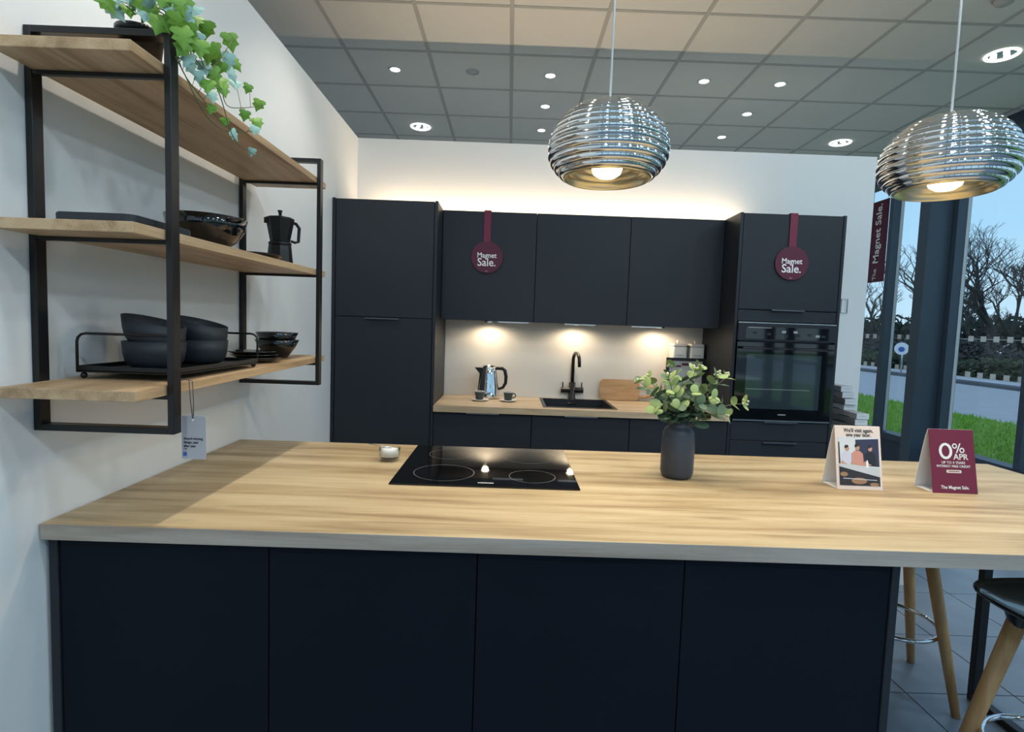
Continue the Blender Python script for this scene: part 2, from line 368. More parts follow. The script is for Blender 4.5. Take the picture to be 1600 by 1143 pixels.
w2 = glazing('window_2', 'Y', Y0, XL, XG, mu2, 1, 0.36)
for k in range(24):
    y = 5.56 - 0.1365 * k
    if min(abs(y - u) for u in mu) < 0.06: continue
    box('frosted_square', XG - 0.0065, XG - 0.0045, y - 0.029, y + 0.029, 1.410, 1.460, M['frost'], w1, 0)
    box('frosted_square', XG - 0.0065, XG - 0.0045, y - 0.029, y + 0.029, 1.075, 1.125, M['frost'], w1, 0)
box('frosted_line', XG - 0.006, XG - 0.0045, 3.28, 4.06, 1.430, 1.4345, M['frost'], w1, 0)
struct(box('column', 5.093, 5.335, 4.15, 4.285, 0, CEIL, M['frame'], bev=0.004))

# ------------------------------------------------------------------ outdoors
struct(box('lawn', XG + 0.06, 10.05, -12, 40, -0.14, -0.02, M['grass'], bev=0))
struct(box('road', 10.05, 16.9, -30, 60, -0.16, -0.06, M['road'], bev=0))
struct(box('kerb', 16.9, 17.5, -30, 60, -0.16, 0.05, M['kerb'], bev=0.01))
struct(box('pavement', 17.5, 19.2, -30, 60, -0.16, 0.04, M['pave'], bev=0))
struct(box('verge', 19.2, 70, -40, 90, -0.2, 0.0, M['grass'], bev=0))
rg = random.Random(3); bm = bmesh.new()
def blade(x, y, z, h):
    a = rg.uniform(0, 2 * PI); dx, dy = math.cos(a) * 0.010, math.sin(a) * 0.010; lx, ly = rg.uniform(-.05, .05), rg.uniform(-.05, .05)
    bm.faces.new([bm.verts.new(p) for p in ((x - dx, y - dy, z), (x + dx, y + dy, z), (x + lx, y + ly, z + h))])
for k in range(16000):
    x = rg.uniform(5.6, 10.0); y = rg.uniform(0.9 * x - 2.6, 1.35 * x + 0.6); blade(x, y, -0.022, rg.uniform(0.04, 0.10))
g = frombm('grass_blades', bm, M['blade']); g['kind'] = 'stuff'; tag(g, 'short green grass growing on the strip outside the window', 'grass')

def bare_tree(x, y, h, seed, label, lean=0.0, levels=6):
    rr = random.Random(seed); t = thing('bare_tree', label, 'tree', (x, y, 0), 'bare trees across the road')
    tb = bmesh.new(); bb = bmesh.new()
    def grow(p, d, length, r, lev):
        pts = [p]; q = p.copy(); dd = d.copy(); n = 3
        for i in range(n):
            dd = (dd + Vector((rr.uniform(-.16, .16), rr.uniform(-.16, .16), rr.uniform(-.04, .12)))).normalized(); q = q + dd * length / n; pts.append(q.copy())
        sweep(tb if lev < 2 else bb, pts, [r * (1 - 0.3 * i / n) for i in range(n + 1)], 6 if lev < 3 else 3, cap=False)
        if lev >= levels: return
        for k in range(3 if lev in (0, 2, 4) else 2 + (rr.random() < .5)):
            ax = Vector((rr.uniform(-1, 1), rr.uniform(-1, 1), rr.uniform(-.15, .6))).normalized()
            nd = (dd * 0.75 + ax * rr.uniform(.45, .85)).normalized()
            st = pts[-1] if k < 2 else pts[rr.choice((1, 2))]
            grow(st, nd, length * rr.uniform(.62, .82), r * rr.uniform(.55, .68), lev + 1)
    grow(Vector((x, y, -0.1)), Vector((lean, rr.uniform(-.1, .1), 1)).normalized(), h * 0.26, h * 0.024, 0)
    frombm('trunk', tb, M['bark'], t, True); frombm('branches', bb, M['twig'], t)
    return t
bare_tree(23.6, 24.2, 8.8, 11, 'large bare winter tree with forked trunk seen through the widest pane', levels=7)
bare_tree(23.4, 21.6, 7.6, 23, 'smaller bare tree with slanting branches beside the large forked tree', 0.1, levels=7)
bare_tree(24.5, 29.0, 8.6, 35, 'bare tree seen in the narrow pane just left of the thick column')
bare_tree(26.5, 37.0, 7.5, 41, 'bare tree seen below the maroon window banner')
bare_tree(27.0, 26.5, 7.0, 52, 'low spreading bare tree in the second row behind the hedge', -0.1)
bare_tree(28.0, 31.5, 7.4, 63, 'slender bare tree in the second row beyond the road', 0.05)
def leafy_mass(name, x0, x1, y0, y1, z0, z1, n, size, m, seed, label, cat):
    rr = random.Random(seed); b = bmesh.new()
    for k in range(n):
        x = rr.uniform(x0, x1); y = rr.uniform(y0, y1); hh = z1 * (0.78 + 0.22 * math.sin(y * 1.7) * math.sin(y * .61 + 1))
        z = z0 + (hh - z0) * rr.random() ** 0.8
        c = Vector((x, y, z)); a = Vector((rr.gauss(0, 1), rr.gauss(0, 1), rr.gauss(0, 1))).normalized() * size; d = a.orthogonal().normalized() * size * rr.uniform(.5, 1)
        b.faces.new([b.verts.new(c + v) for v in (a, d, -a, -d)])
    o = frombm(name, b, m); o['kind'] = 'stuff'; return tag(o, label, cat)
leafy_mass('roadside_hedge', 19.2, 20.3, 6, 46, 0.0, 0.95, 15000, 0.10, M['hedge'], 5, 'low brown-green winter hedge along the far side of the road', 'hedge')
leafy_mass('undergrowth', 27, 31, 10, 62, 0.0, 3.3, 16000, 0.22, M['evergreen'], 6, 'dark tangled undergrowth beneath the bare trees', 'undergrowth')
leafy_mass('undergrowth_thicket', 21.2, 22.8, 8, 46, 0.0, 1.9, 9000, 0.09, M['twig'], 8, 'grey-brown twiggy thicket behind the low hedge', 'thicket')
sg = thing('road_sign', 'round white and blue road sign on a grey post by the road', 'sign', (17.7, 22.0, 0.04))
tube('post', [(17.75, 22.0, 0.04), (17.75, 22.0, 1.25)], 0.035, M['alu'], sg)
def disc_facing(name, c, r, m, parent, d, t=0.01):
    d = Vector(d).normalized(); c = Vector(c); b = bmesh.new(); sweep(b, [c - d * t / 2, c + d * t / 2], r, 32); return frombm(name, b, m, parent)
dv = Vector((CAM.x - 17.7, CAM.y - 22.0, 0)).normalized()
disc_facing('sign_face', Vector((17.7, 22.0, 1.03)) + dv * 0.06, 0.26, M['print_white'], sg, dv)
disc_facing('sign_symbol', Vector((17.7, 22.0, 1.0)) + dv * 0.075, 0.11, M['signblue'], sg, dv)

# banner hanging at the window
bn = thing('window_banner', 'tall maroon sale banner hanging at the glazing beyond the white wall', 'banner', (XG - 0.02, 5.35, 2.06))
box('banner_sheet', XG - 0.022, XG - 0.018, 5.195, 5.515, 2.075, 3.03, M['maroon2'], bn, 0)
for y in (5.23, 5.48): tube('cord', [(XG - 0.02, y, 3.03), (XG - 0.02, y, CEIL - 0.169)], 0.002, M['string'], bn, 6)
text('lettering', 'Magnet Sale.', 0.140, (XG - 0.0225, 5.36, 2.645), (0, 0, 1), (0, 1, 0), M['print_white'], bn, 0.004)
text('lettering', 'The', 0.085, (XG - 0.0225, 5.365, 2.165), (0, 0, 1), (0, 1, 0), M['print_white'], bn)

# ------------------------------------------------------------------ rear kitchen run
B0, UF = 0.623, 2.080       # left edge of the base run, front plane of doors
XT0, XT1 = -0.004, 0.622    # fridge housing
XO0, XO1 = 2.424, 3.060     # oven housing
ZT = 2.128
def handle(xa, xb, y, z, m, parent):
    o = boxes('handle', [(xa, xb, y - 0.018, y + 0.002, z - 0.001, z + 0.0025), (xa, xb, y - 0.019, y - 0.016, z - 0.005, z + 0.0025)], m, parent, 0.001); return o
# tall fridge housing
t = thing('tall_housing', 'tall graphite fridge housing with two doors in the corner by the white wall', 'cabinet', (0.31, 2.35, 0))
box('side_panel', XT0, XT0 + 0.018, UF, YB - 0.003, 0.0, ZT, M['cab_edge'], t)
box('side_panel', XT1 - 0.018, XT1, UF, YB - 0.003, 0.0, ZT, M['cab_edge'], t)
box('carcass', XT0 + 0.019, XT1 - 0.019, UF + 0.022, YB - 0.003, 0.10, ZT - 0.003, M['cab_in'], t)
d = box('door', XT0 + 0.0215, XT1 - 0.0215, UF + 0.002, UF + 0.021, 1.4315, ZT - 0.004, M['cab'], t)
d = box('door', XT0 + 0.0215, XT1 - 0.0215, UF + 0.002, UF + 0.021, 0.15, 1.428, M['cab'], t)
handle(0.200, 0.402, UF + 0.003, 1.4225, M['darkalu'], d)
box('plinth', XT0 + 0.019, XT1 - 0.019, UF + 0.05, UF + 0.066, 0.0, 0.148, M['cab_edge'], t)
# wall cupboards
WF, ZWB, ZWT = 2.3134, 1.4328, 2.1252
hx = [(0.993, 1.191), (1.422, 1.621), (1.853, 2.048)]
wl = ['graphite wall cupboard with a round maroon sale sign on its door', 'plain middle graphite wall cupboard above the sink', 'graphite wall cupboard next to the oven housing']
for i in range(3):
    xa = B0 + 0.6 * i + 0.001; xb = xa + 0.598
    t = thing('wall_cupboard', wl[i], 'cabinet', ((xa + xb) / 2, 2.45, ZWB), 'wall cupboards')
    box('carcass', xa, xb, WF + 0.021, YB - 0.003, ZWB + 0.004, ZWT - 0.001, M['cab_edge'], t)
    d = box('door', xa + 0.0005, xb - 0.0005, WF, WF + 0.019, ZWB, ZWT - 0.001, M['cab'], t)
    handle(hx[i][0], hx[i][1], WF + 0.002, ZWB - 0.004, M['alu'], d)
# base units
bl = ['graphite base drawer unit below the kettle', 'graphite base unit below the sink', 'graphite base unit behind the eucalyptus vase']
for i in range(3):
    xa = B0 + 0.6 * i + 0.001; xb = xa + 0.598
    t = thing('base_unit', bl[i], 'cabinet', ((xa + xb) / 2, 2.35, 0), 'base units along the wall')
    if i == 1:
        boxes('carcass', [(xa, xa + 0.018, UF + 0.022, YB - 0.02, 0.15, 0.870), (xb - 0.018, xb, UF + 0.022, YB - 0.02, 0.15, 0.870), (xa, xb, UF + 0.022, YB - 0.02, 0.15, 0.168), (xa, xb, YB - 0.03, YB - 0.02, 0.15, 0.870)], M['cab_in'], t)
    else:
        box('carcass', xa, xb, UF + 0.022, YB - 0.02, 0.15, 0.870, M['cab_in'], t)
    d = box('door', xa + 0.001, xb - 0.001, UF + 0.001, UF + 0.020, 0.155, 0.866, M['cab'], t)
    c = (xa + xb) / 2; handle(c - 0.1, c + 0.1, UF + 0.003, 0.8685, M['alu'], d)
    box('plinth', xa, xb, UF + 0.06, UF + 0.076, 0.0, 0.148, M['cab_edge'], t)
# worktop with sink cut-out
SX0, SX1, SY0, SY1 = 1.300, 1.752, 2.140, 2.565
bw = thing('rear_worktop', 'oak worktop along the back wall holding the sink', 'worktop', (1.52, 2.35, 0.872))
boxes('worktop_slab', [(B0 + 0.001, SX0, 2.058, YB - 0.002, 0.872, ZP), (SX1, XO0 - 0.001, 2.058, YB - 0.002, 0.872, ZP), (SX0, SX1, 2.058, SY0, 0.872, ZP), (SX0, SX1, SY1, YB - 0.002, 0.872, ZP)], M['oak_back'], bw)
struct(box('trim_1', B0 + 0.001, XO0 - 0.001, YB - 0.0018, YB - 0.0002, ZP, ZWB + 0.003, M['splash'], bev=0))
# sink
sk = thing('sink', 'black inset kitchen sink with overflow slot', 'sink', (1.526, 2.35, ZP))
sb = bmesh.new()
th = 0.016
for q in ((SX0 - 0.006, SX1 + 0.006, SY0 - 0.006, SY0 + th), (SX0 - 0.006, SX1 + 0.006, SY1 - th, SY1 + 0.006), (SX0 - 0.006, SX0 + th, SY0 + th, SY1 - th), (SX1 - th, SX1 + 0.006, SY0 + th, SY1 - th)):
    addbox(sb, q[0], q[1], q[2], q[3], ZP + 0.0002, ZP + 0.003, 0.001)
frombm('rim', sb, M['sink'], sk)
boxes('bowl', [(SX0 + 0.002, SX1 - 0.002, SY0 + 0.002, SY1 - 0.002, 0.715, 0.722), (SX0 + 0.002, SX0 + 0.014, SY0 + 0.002, SY1 - 0.002, 0.722, ZP), (SX1 - 0.014, SX1 - 0.002, SY0 + 0.002, SY1 - 0.002, 0.722, ZP), (SX0 + 0.014, SX1 - 0.014, SY0 + 0.002, SY0 + 0.014, 0.722, ZP), (SX0 + 0.014, SX1 - 0.014, SY1 - 0.014, SY1 - 0.002, 0.722, ZP)], M['sink'], sk)
box('overflow_slot', 1.488, 1.548, SY1 - 0.0165, SY1 - 0.0135, 0.872, 0.886, M['black'], sk, 0.001)
lathe('waste', [(0.0, 0.7245), (0.035, 0.7245), (0.042, 0.722)], M['steel'], sk, (1.526, 2.35))
# oven housing
t = thing('oven_housing', 'tall graphite oven housing with a sale sign on its top door', 'cabinet', (2.74, 2.35, 0))
box('side_panel', XO0, XO0 + 0.018, UF, YB - 0.003, 0.0, ZT, M['cab_edge'], t)
box('side_panel', XO1 - 0.018, XO1, UF, YB - 0.003, 0.0, ZT, M['cab_edge'], t)
box('carcass', XO0 + 0.019, XO1 - 0.019, UF + 0.022, YB - 0.003, 1.482, ZT - 0.003, M['cab_in'], t)
box('carcass', XO0 + 0.019, XO1 - 0.019, UF + 0.022, YB - 0.003, 0.10, 0.876, M['cab_in'], t)
ox0, ox1 = XO0 + 0.0205, XO1 - 0.0205
d = box('door', ox0, ox1, UF + 0.002, UF + 0.021, 1.556, ZT - 0.004, M['cab'], t); handle(2.638, 2.838, UF + 0.003, 1.5545, M['darkalu'], d)
box('filler_panel', ox0, ox1, UF + 0.002, UF + 0.021, 1.484, 1.5505, M['cab'], t)
d = box('drawer', ox0, ox1, UF + 0.002, UF + 0.021, 0.7565, 0.8725, M['cab'], t); handle(2.641, 2.845, UF + 0.003, 0.8735, M['darkalu'], d)
d = box('drawer', ox0, ox1, UF + 0.002, UF + 0.021, 0.45, 0.7535, M['cab'], t); handle(2.641, 2.845, UF + 0.003, 0.7475, M['darkalu'], d)
d = box('drawer', ox0, ox1, UF + 0.002, UF + 0.021, 0.155, 0.447, M['cab'], t); handle(2.641, 2.845, UF + 0.003, 0.441, M['darkalu'], d)
box('plinth', ox0, ox1, UF + 0.06, UF + 0.076, 0.0, 0.148, M['cab_edge'], t)
# oven
ov = thing('oven', 'built-in black glass single oven with steel trim strips', 'oven', (2.74, 2.3, 0.878))
ox0, ox1 = 2.4455, 3.0385
box('oven_body', ox0 + 0.02, ox1 - 0.02, UF + 0.005, 2.56, 0.882, 1.476, M['black'], ov)
box('trim_strip', ox0, ox1, UF - 0.012, UF + 0.012, 1.472, 1.479, M['steel'], ov)
box('trim_strip', ox0, ox1, UF - 0.012, UF + 0.012, 0.878, 0.887, M['steel'], ov)
cp = box('control_panel', ox0, ox1, UF - 0.016, UF + 0.01, 1.367, 1.471, M['cab_edge'], ov, 0.002)
box('display_strip', ox0 + 0.045, ox1 - 0.045, UF - 0.0175, UF - 0.015, 1.378, 1.452, M['oven_glass'], cp, 0.0005)
for k, (a, zz) in enumerate(((0.10, 1.415), (0.185, 1.41), (0.275, 1.425), (0.29, 1.40), (0.345, 1.425), (0.36, 1.405), (0.43, 1.41), (0.48, 1.405), (0.515, 1.404))):
    box('panel_symbol', ox0 + a - 0.012, ox0 + a + 0.012, UF - 0.0180, UF - 0.0174, zz - 0.007, zz + 0.007, M['panel_mark'] if k in (2, 4, 7) else M['cab'], cp, 0)
boxes('panel_lettering', [(ox0 + 0.06 + 0.011 * k, ox0 + 0.068 + 0.011 * k, UF - 0.0180, UF - 0.0174, 1.444, 1.449) for k in range(13)], M['panel_mark'], cp)
dr = box('oven_door', ox0, ox1, UF - 0.014, UF + 0.01, 0.889, 1.360, M['oven_glass'], ov, 0.002)
box('window', ox0 + 0.062, ox1 - 0.078, UF - 0.0155, UF - 0.0138, 0.956, 1.288, M['oven_win'], dr, 0.0004)
box('rack_line', ox0 + 0.066, ox1 - 0.135, UF - 0.0160, UF - 0.0154, 1.074, 1.0765, M['panel_mark'], dr, 0)
boxes('oven_handle', [(ox0 + 0.015, ox1 - 0.02, UF - 0.060, UF - 0.044, 1.316, 1.331), (ox0 + 0.05, ox0 + 0.07, UF - 0.046, UF - 0.012, 1.318, 1.329), (ox1 - 0.07, ox1 - 0.05, UF - 0.046, UF - 0.012, 1.318, 1.329)], M['black_gloss'], dr, 0.003)
strokes('maker_mark', 7, 0.050, 0.009, (2.742, UF - 0.0145, 0.922), (1, 0, 0), (0, 0, 1), M['panel_mark'], dr)

# sale roundels hung over the doors
def roundel(cx, cy, label):
    r = thing('sale_sign', label, 'sign', (cx, cy, 1.835), 'round sale signs on the cabinets')
    b = bmesh.new(); sweep(b, [(cx, cy - 0.010, 1.836), (cx, cy - 0.004, 1.836)], 0.100, 48); frombm('disc', b, M['maroon2'], r)
    box('strap', cx - 0.024, cx + 0.020, cy - 0.0075, cy - 0.0045, 1.925, ZT + 0.001, M['maroon'], r, 0)
    box('strap_hook', cx - 0.024, cx + 0.020, cy - 0.0075, cy + 0.035, ZT + 0.001, ZT + 0.003, M['maroon'], r, 0)
    text('lettering', 'The', 0.017, (cx - 0.004, cy - 0.0105, 1.877), (1, 0, 0), (0, 0, 1), M['maroon'], r)
    text('lettering', 'Magnet', 0.046, (cx - 0.001, cy - 0.0105, 1.847), (1, 0, 0), (0, 0, 1), M['print_white'], r, 0.0016, squeeze=0.92)
    text('lettering', 'Sale.', 0.070, (cx - 0.001, cy - 0.0105, 1.802), (1, 0, 0), (0, 0, 1), M['print_white'], r, 0.0022, squeeze=0.95)
    strokes('small_print', 4, 0.016, 0.0035, (cx - 0.002, cy - 0.0101, 1.748), (1, 0, 0), (0, 0, 1), M['tagm'], r)
roundel(0.910, WF, 'round maroon sale sign strapped over the wall cupboard door')
roundel(2.744, UF + 0.002, 'round maroon sale sign strapped over the oven housing door')

# LED strip on top of the wall cupboards
ls = thing('led_strip', 'warm LED strip lying along the top of the wall cupboards', 'light', (1.4, 2.53, ZT))
box('channel', 0.10, 2.62, 2.520, 2.540, ZT + 0.0005, ZT + 0.006, M['alu'], ls, 0)
me = bpy.data.meshes.new('led_tape'); me.from_pydata([(0.10, 2.524, ZT + 0.0065), (2.62, 2.524, ZT + 0.0065), (2.62, 2.536, ZT + 0.0065), (0.10, 2.536, ZT + 0.0065)], [], [(0, 1, 2, 3)])
link('led_tape', me, M['led'], ls)
# under-cupboard pucks
ul = ['round under-cupboard light above the kettle', 'round under-cupboard light above the tap', 'round under-cupboard light above the two canisters']
for i, x in enumerate((0.935, 1.522, 2.086)):
    t = thing('puck_light', ul[i], 'light', (x, 2.49, ZWB), 'under-cupboard lights')
    lathe('rim', [(0.0, ZWB + 0.0035), (0.036, ZWB + 0.0035), (0.036, ZWB - 0.008), (0.027, ZWB - 0.008)], M['steel'], t, (x, 2.49), 28, False)
    lathe('lens', [(0.0, ZWB - 0.0075), (0.027, ZWB - 0.0075)], M['uc'], t, (x, 2.49), 28, False)
    lamp('puck_lamp', 'SPOT', (x, 2.49, ZWB - 0.012), UNDERCAB_W, (1.0, 0.80, 0.54), t, 0.02, math.radians(172), 0.5)

# ------------------------------------------------------------------ things on the rear worktop
kt = thing('kettle', 'polished chrome kettle with black handle on the rear worktop', 'kettle', (0.940, 2.49, ZP)); kx, ky = 0.940, 2.49
lathe('body', [(0.0, ZP), (0.071, ZP), (0.076, ZP + 0.006), (0.076, ZP + 0.028), (0.073, ZP + 0.034), (0.070, ZP + 0.08), (0.058, ZP + 0.17), (0.050, ZP + 0.200)], M['chrome'], kt, (kx, ky), 40)
lathe('lid', [(0.050, ZP + 0.2005), (0.049, ZP + 0.212), (0.036, ZP + 0.226), (0.018, ZP + 0.232), (0.0, ZP + 0.233)], M['steel'], kt, (kx, ky), 40)
prism('spout', [(kx - 0.049, ZP + 0.150), (kx - 0.097, ZP + 0.206), (kx - 0.060, ZP + 0.207), (kx - 0.044, ZP + 0.203)], 'Y', ky - 0.014, ky + 0.014, M['black'], kt, 0.003)
prism('gauge_panel', [(kx - 0.060, ZP + 0.19), (kx - 0.045, ZP + 0.19), (kx - 0.055, ZP + 0.04), (kx - 0.074, ZP + 0.04)], 'Y', ky - 0.026, ky + 0.026, M['black'], kt, 0.002)
tube('handle', [(kx + 0.045, ky, ZP + 0.204), (kx + 0.090, ky, ZP + 0.204), (kx + 0.108, ky, ZP + 0.192), (kx + 0.117, ky, ZP + 0.150), (kx + 0.115, ky, ZP + 0.105), (kx + 0.098, ky, ZP + 0.074), (kx + 0.066, ky, ZP + 0.062)], [0.011, 0.012, 0.0125, 0.012, 0.0115, 0.0105, 0.009], M['black'], kt, 10)
def cup(cx, cy, label, ang):
    t = thing('coffee_cup', label, 'cup', (cx, cy, ZP + 0.009), 'espresso cups'); z = ZP + 0.0095
    lathe('bowl', [(0.0, z), (0.022, z), (0.025, z + 0.004), (0.031, z + 0.048), (0.032, z + 0.053), (0.030, z + 0.053), (0.0285, z + 0.046), (0.022, z + 0.010), (0.0, z + 0.008)], M['cup'], t, (cx, cy), 32)
    lathe('rim', [(0.0325, z + 0.0515), (0.0325, z + 0.0545), (0.0290, z + 0.0545), (0.0290, z + 0.0515)], M['white'], t, (cx, cy), 32, close=True)
    dx, dy = math.cos(ang), math.sin(ang)
    tube('handle', [(cx + dx * r, cy + dy * r, z + h) for r, h in ((0.029, 0.043), (0.043, 0.043), (0.049, 0.032), (0.044, 0.018), (0.026, 0.013))], 0.004, M['cup'], t, 8)
def saucer(cx, cy, label):
    o = lathe('saucer', [(0.0, ZP + 0.0005), (0.032, ZP + 0.0005), (0.056, ZP + 0.010), (0.058, ZP + 0.012), (0.054, ZP + 0.0125), (0.034, ZP + 0.0085), (0.0, ZP + 0.0085)], M['white'], None, (cx, cy), 36)
    tag(o, label, 'saucer', 'white saucers')
saucer(0.892, 2.335, 'white saucer under the cup in front of the kettle'); cup(0.888, 2.335, 'small green-grey espresso cup right in front of the kettle', PI * 0.6)
saucer(1.078, 2.345, 'white saucer under the cup to the side of the kettle'); cup(1.076, 2.345, 'small green-grey espresso cup with its handle pointing to the sink', 0.0)
# tap
tp = thing('mixer_tap', 'matte black swan-neck mixer tap with two lever handles', 'tap', (1.522, 2.588, ZP)); tx, ty = 1.522, 2.588
lathe('body', [(0.0, ZP), (0.027, ZP), (0.027, ZP + 0.006), (0.023, ZP + 0.010), (0.023, ZP + 0.115), (0.013, ZP + 0.118)], M['black'], tp, (tx, ty), 24, True)
pts = [(tx, ty, ZP + 0.11), (tx, ty, ZP + 0.27)] + [(tx + 0.015 * (1 - math.cos(a)) * 0.8, ty - 0.075 * (1 - math.cos(a)), ZP + 0.27 + 0.055 * math.sin(a)) for a in [PI * k / 10 for k in range(1, 11)]]
pts += [(tx + 0.026, ty - 0.150, ZP + 0.235)]
tube('spout', pts, 0.0115, M['black'], tp, 12)
b = bmesh.new(); sweep(b, [(tx - 0.078, ty, ZP + 0.062), (tx + 0.078, ty, ZP + 0.062)], 0.020, 20); frombm('valve_bar', b, M['black'], tp, False)
for s in (-1, 1): tube('lever', [(tx + s * 0.066, ty, ZP + 0.075), (tx + s * 0.066, ty, ZP + 0.118)], 0.0045, M['black'], tp, 8)
# chopping board leaning on the wall
cb = thing('chopping_board', 'acacia wood chopping board with looped handle leaning on the splashback', 'chopping board', (1.85, 2.57, ZP))
ol = rrect(1.715, 1.992, ZP + 0.003, ZP + 0.148, 0.030, 6)
board = prism('board', ol, 'Y', 2.575, 2.593, M['board'], cb, 0.003)
hp = [(1.988, 2.584, ZP + 0.098), (2.03, 2.584, ZP + 0.092), (2.075, 2.584, ZP + 0.100), (2.105, 2.584, ZP + 0.088), (2.112, 2.584, ZP + 0.066), (2.095, 2.584, ZP + 0.048), (2.062, 2.584, ZP + 0.040), (2.035, 2.584, ZP + 0.030), (1.988, 2.584, ZP + 0.030)]
tube('handle', hp, 0.0095, M['board'], cb, 10)
# framed card and canisters
fr = thing('framed_notice', 'black framed grey notice standing behind the eucalyptus', 'picture frame', (2.27, 2.46, ZP))
fx0_, fx1_, fz0, fz1 = 2.136, 2.404, ZP + 0.001, ZP + 0.320
boxes('frame', [(fx0_, fx1_, 2.45, 2.466, fz1 - 0.020, fz1), (fx0_, fx1_, 2.45, 2.466, fz0, fz0 + 0.020), (fx0_, fx0_ + 0.020, 2.45, 2.466, fz0 + 0.02, fz1 - 0.02), (fx1_ - 0.024, fx1_, 2.45, 2.466, fz0 + 0.02, fz1 - 0.02)], M['black'], fr, 0.001)
box('picture', fx0_ + 0.018, fx1_ - 0.022, 2.456, 2.464, fz0 + 0.018, fz1 - 0.018, M['sampleg'], fr, 0)
boxes('print_band', [(fx0_ + 0.022, fx0_ + 0.10, 2.4550, 2.4562, fz1 - 0.062, fz1 - 0.050), (fx0_ + 0.105, fx0_ + 0.175, 2.4550, 2.4562, fz1 - 0.052, fz1 - 0.034)], M['maroon2'], fr)
boxes('print_lines', [(fx0_ + 0.03, fx0_ + 0.20, 2.4550, 2.4562, fz1 - 0.09 - 0.018 * k, fz1 - 0.085 - 0.018 * k) for k in range(9)], M['tagm'], fr)
for nm, xa, xb in (('square cream canister nearer the sink, behind the black frame', 2.190, 2.290), ('square cream canister nearer the oven housing, behind the black frame', 2.308, 2.408)):
    t = thing('canister', nm, 'canister', ((xa + xb) / 2, 2.56, ZP), 'cream canisters'); zc = ZP + 0.415
    prism('body', rrect(xa, xb, 2.505, 2.600, 0.014, 4), 'Z', ZP + 0.0005, zc - 0.022, M['splash'], t, 0.002)
    prism('lid', rrect(xa - 0.001, xb + 0.001, 2.504, 2.601, 0.014, 4), 'Z', zc - 0.020, zc, M['splash'], t, 0.003)
    lathe('knob', [(0.0, zc + 0.022), (0.008, zc + 0.021), (0.010, zc + 0.014), (0.005, zc + 0.006), (0.005, zc), (0.0, zc)], M['splash'], t, ((xa + xb) / 2 - 0.004, 2.553), 16)
    strokes('lettering', 5, 0.055, 0.013, ((xa + xb) / 2, 2.5047, ZP + 0.335), (1, 0, 0), (0, 0, 1), M['tagm'], t)
# wall bracket by the oven housing
wb = thing('wall_bracket', 'thin dark rectangular wire bracket on the wall beside the oven housing', 'bracket', (3.40, YB, 1.62))
tube('wire', [(3.376, YB - 0.012, 1.575), (3.420, YB - 0.012, 1.575), (3.420, YB - 0.012, 1.672), (3.376, YB - 0.012, 1.672)], 0.0028, M['darkalu'], wb, 6, True, False)
for z in (1.58, 1.667): tube('pin', [(3.376, YB - 0.012, z), (3.376, YB, z)], 0.0025, M['darkalu'], wb, 6)
# stack of worktop samples beside the oven housing
pd = thing('sample_stand', 'low white display stand carrying the stacked worktop samples', 'stand', (3.29, 2.2, 0))
box('plinth', 3.17, 3.40, 1.80, 2.58, 0.0, 0.55, M['samplew'], pd); box('top', 3.165, 3.405, 1.79, 2.585, 0.551, 0.575, M['samplew'], pd)
ends = [2.24, 2.226, 2.182, 2.20, 2.064, 2.068, 2.034, 2.012, 1.97, 1.94, 1.93, 1.85, 1.808, 1.806]
zt = 1.094
pal = ['sampleg', 'sampleg', 'sampled', 'samplew', 'sampleg', 'sampled', 'sampleg', 'samplew', 'sampleg', 'sampled', 'sampleg', 'samplew', 'samplew', 'samplew']
order = ['topmost', 'second', 'third', 'fourth', 'fifth', 'sixth', 'seventh', 'eighth', 'ninth', 'tenth', 'eleventh', 'twelfth', 'thirteenth', 'lowest']
hgt = (1.094 - 0.576) / len(ends)
tone = {'sampleg': 'grey', 'sampled': 'dark grey', 'samplew': 'pale'}
for k, ye in enumerate(ends):
    z1 = zt - hgt * k; z0 = z1 - hgt + 0.002
    t = thing('worktop_sample', '%s worktop sample block, %s of the stack by the oven' % (tone[pal[k]], order[k] + ('' if k in (0, 13) else ' from the top')), 'sample', (3.24, 2.3, z0), 'worktop samples stacked by the oven housing')
    dx = 0.004 * math.sin(k * 2.3)
    box('block', 3.200 + dx, 3.276 + dx, ye + 0.004, 2.56, z0, z1, M[pal[k]], t, 0.001)
    box('end_label', 3.2005 + dx, 3.2755 + dx, ye, ye + 0.0042, z0 + 0.0005, z1 - 0.0005, M['samplew'], t, 0)
    box('finger_slot', 3.1995 + dx, 3.2005 + dx, ye + 0.05 + 0.02 * (k % 3), ye + 0.16 + 0.02 * (k % 3), z0 + 0.001, z0 + 0.005, M['ink'], t, 0)
    boxes('print_lines', [(3.215 + dx, 3.26 + dx, ye - 0.0004, ye + 0.0002, z0 + 0.018, z0 + 0.021)], M['tagm'], t)

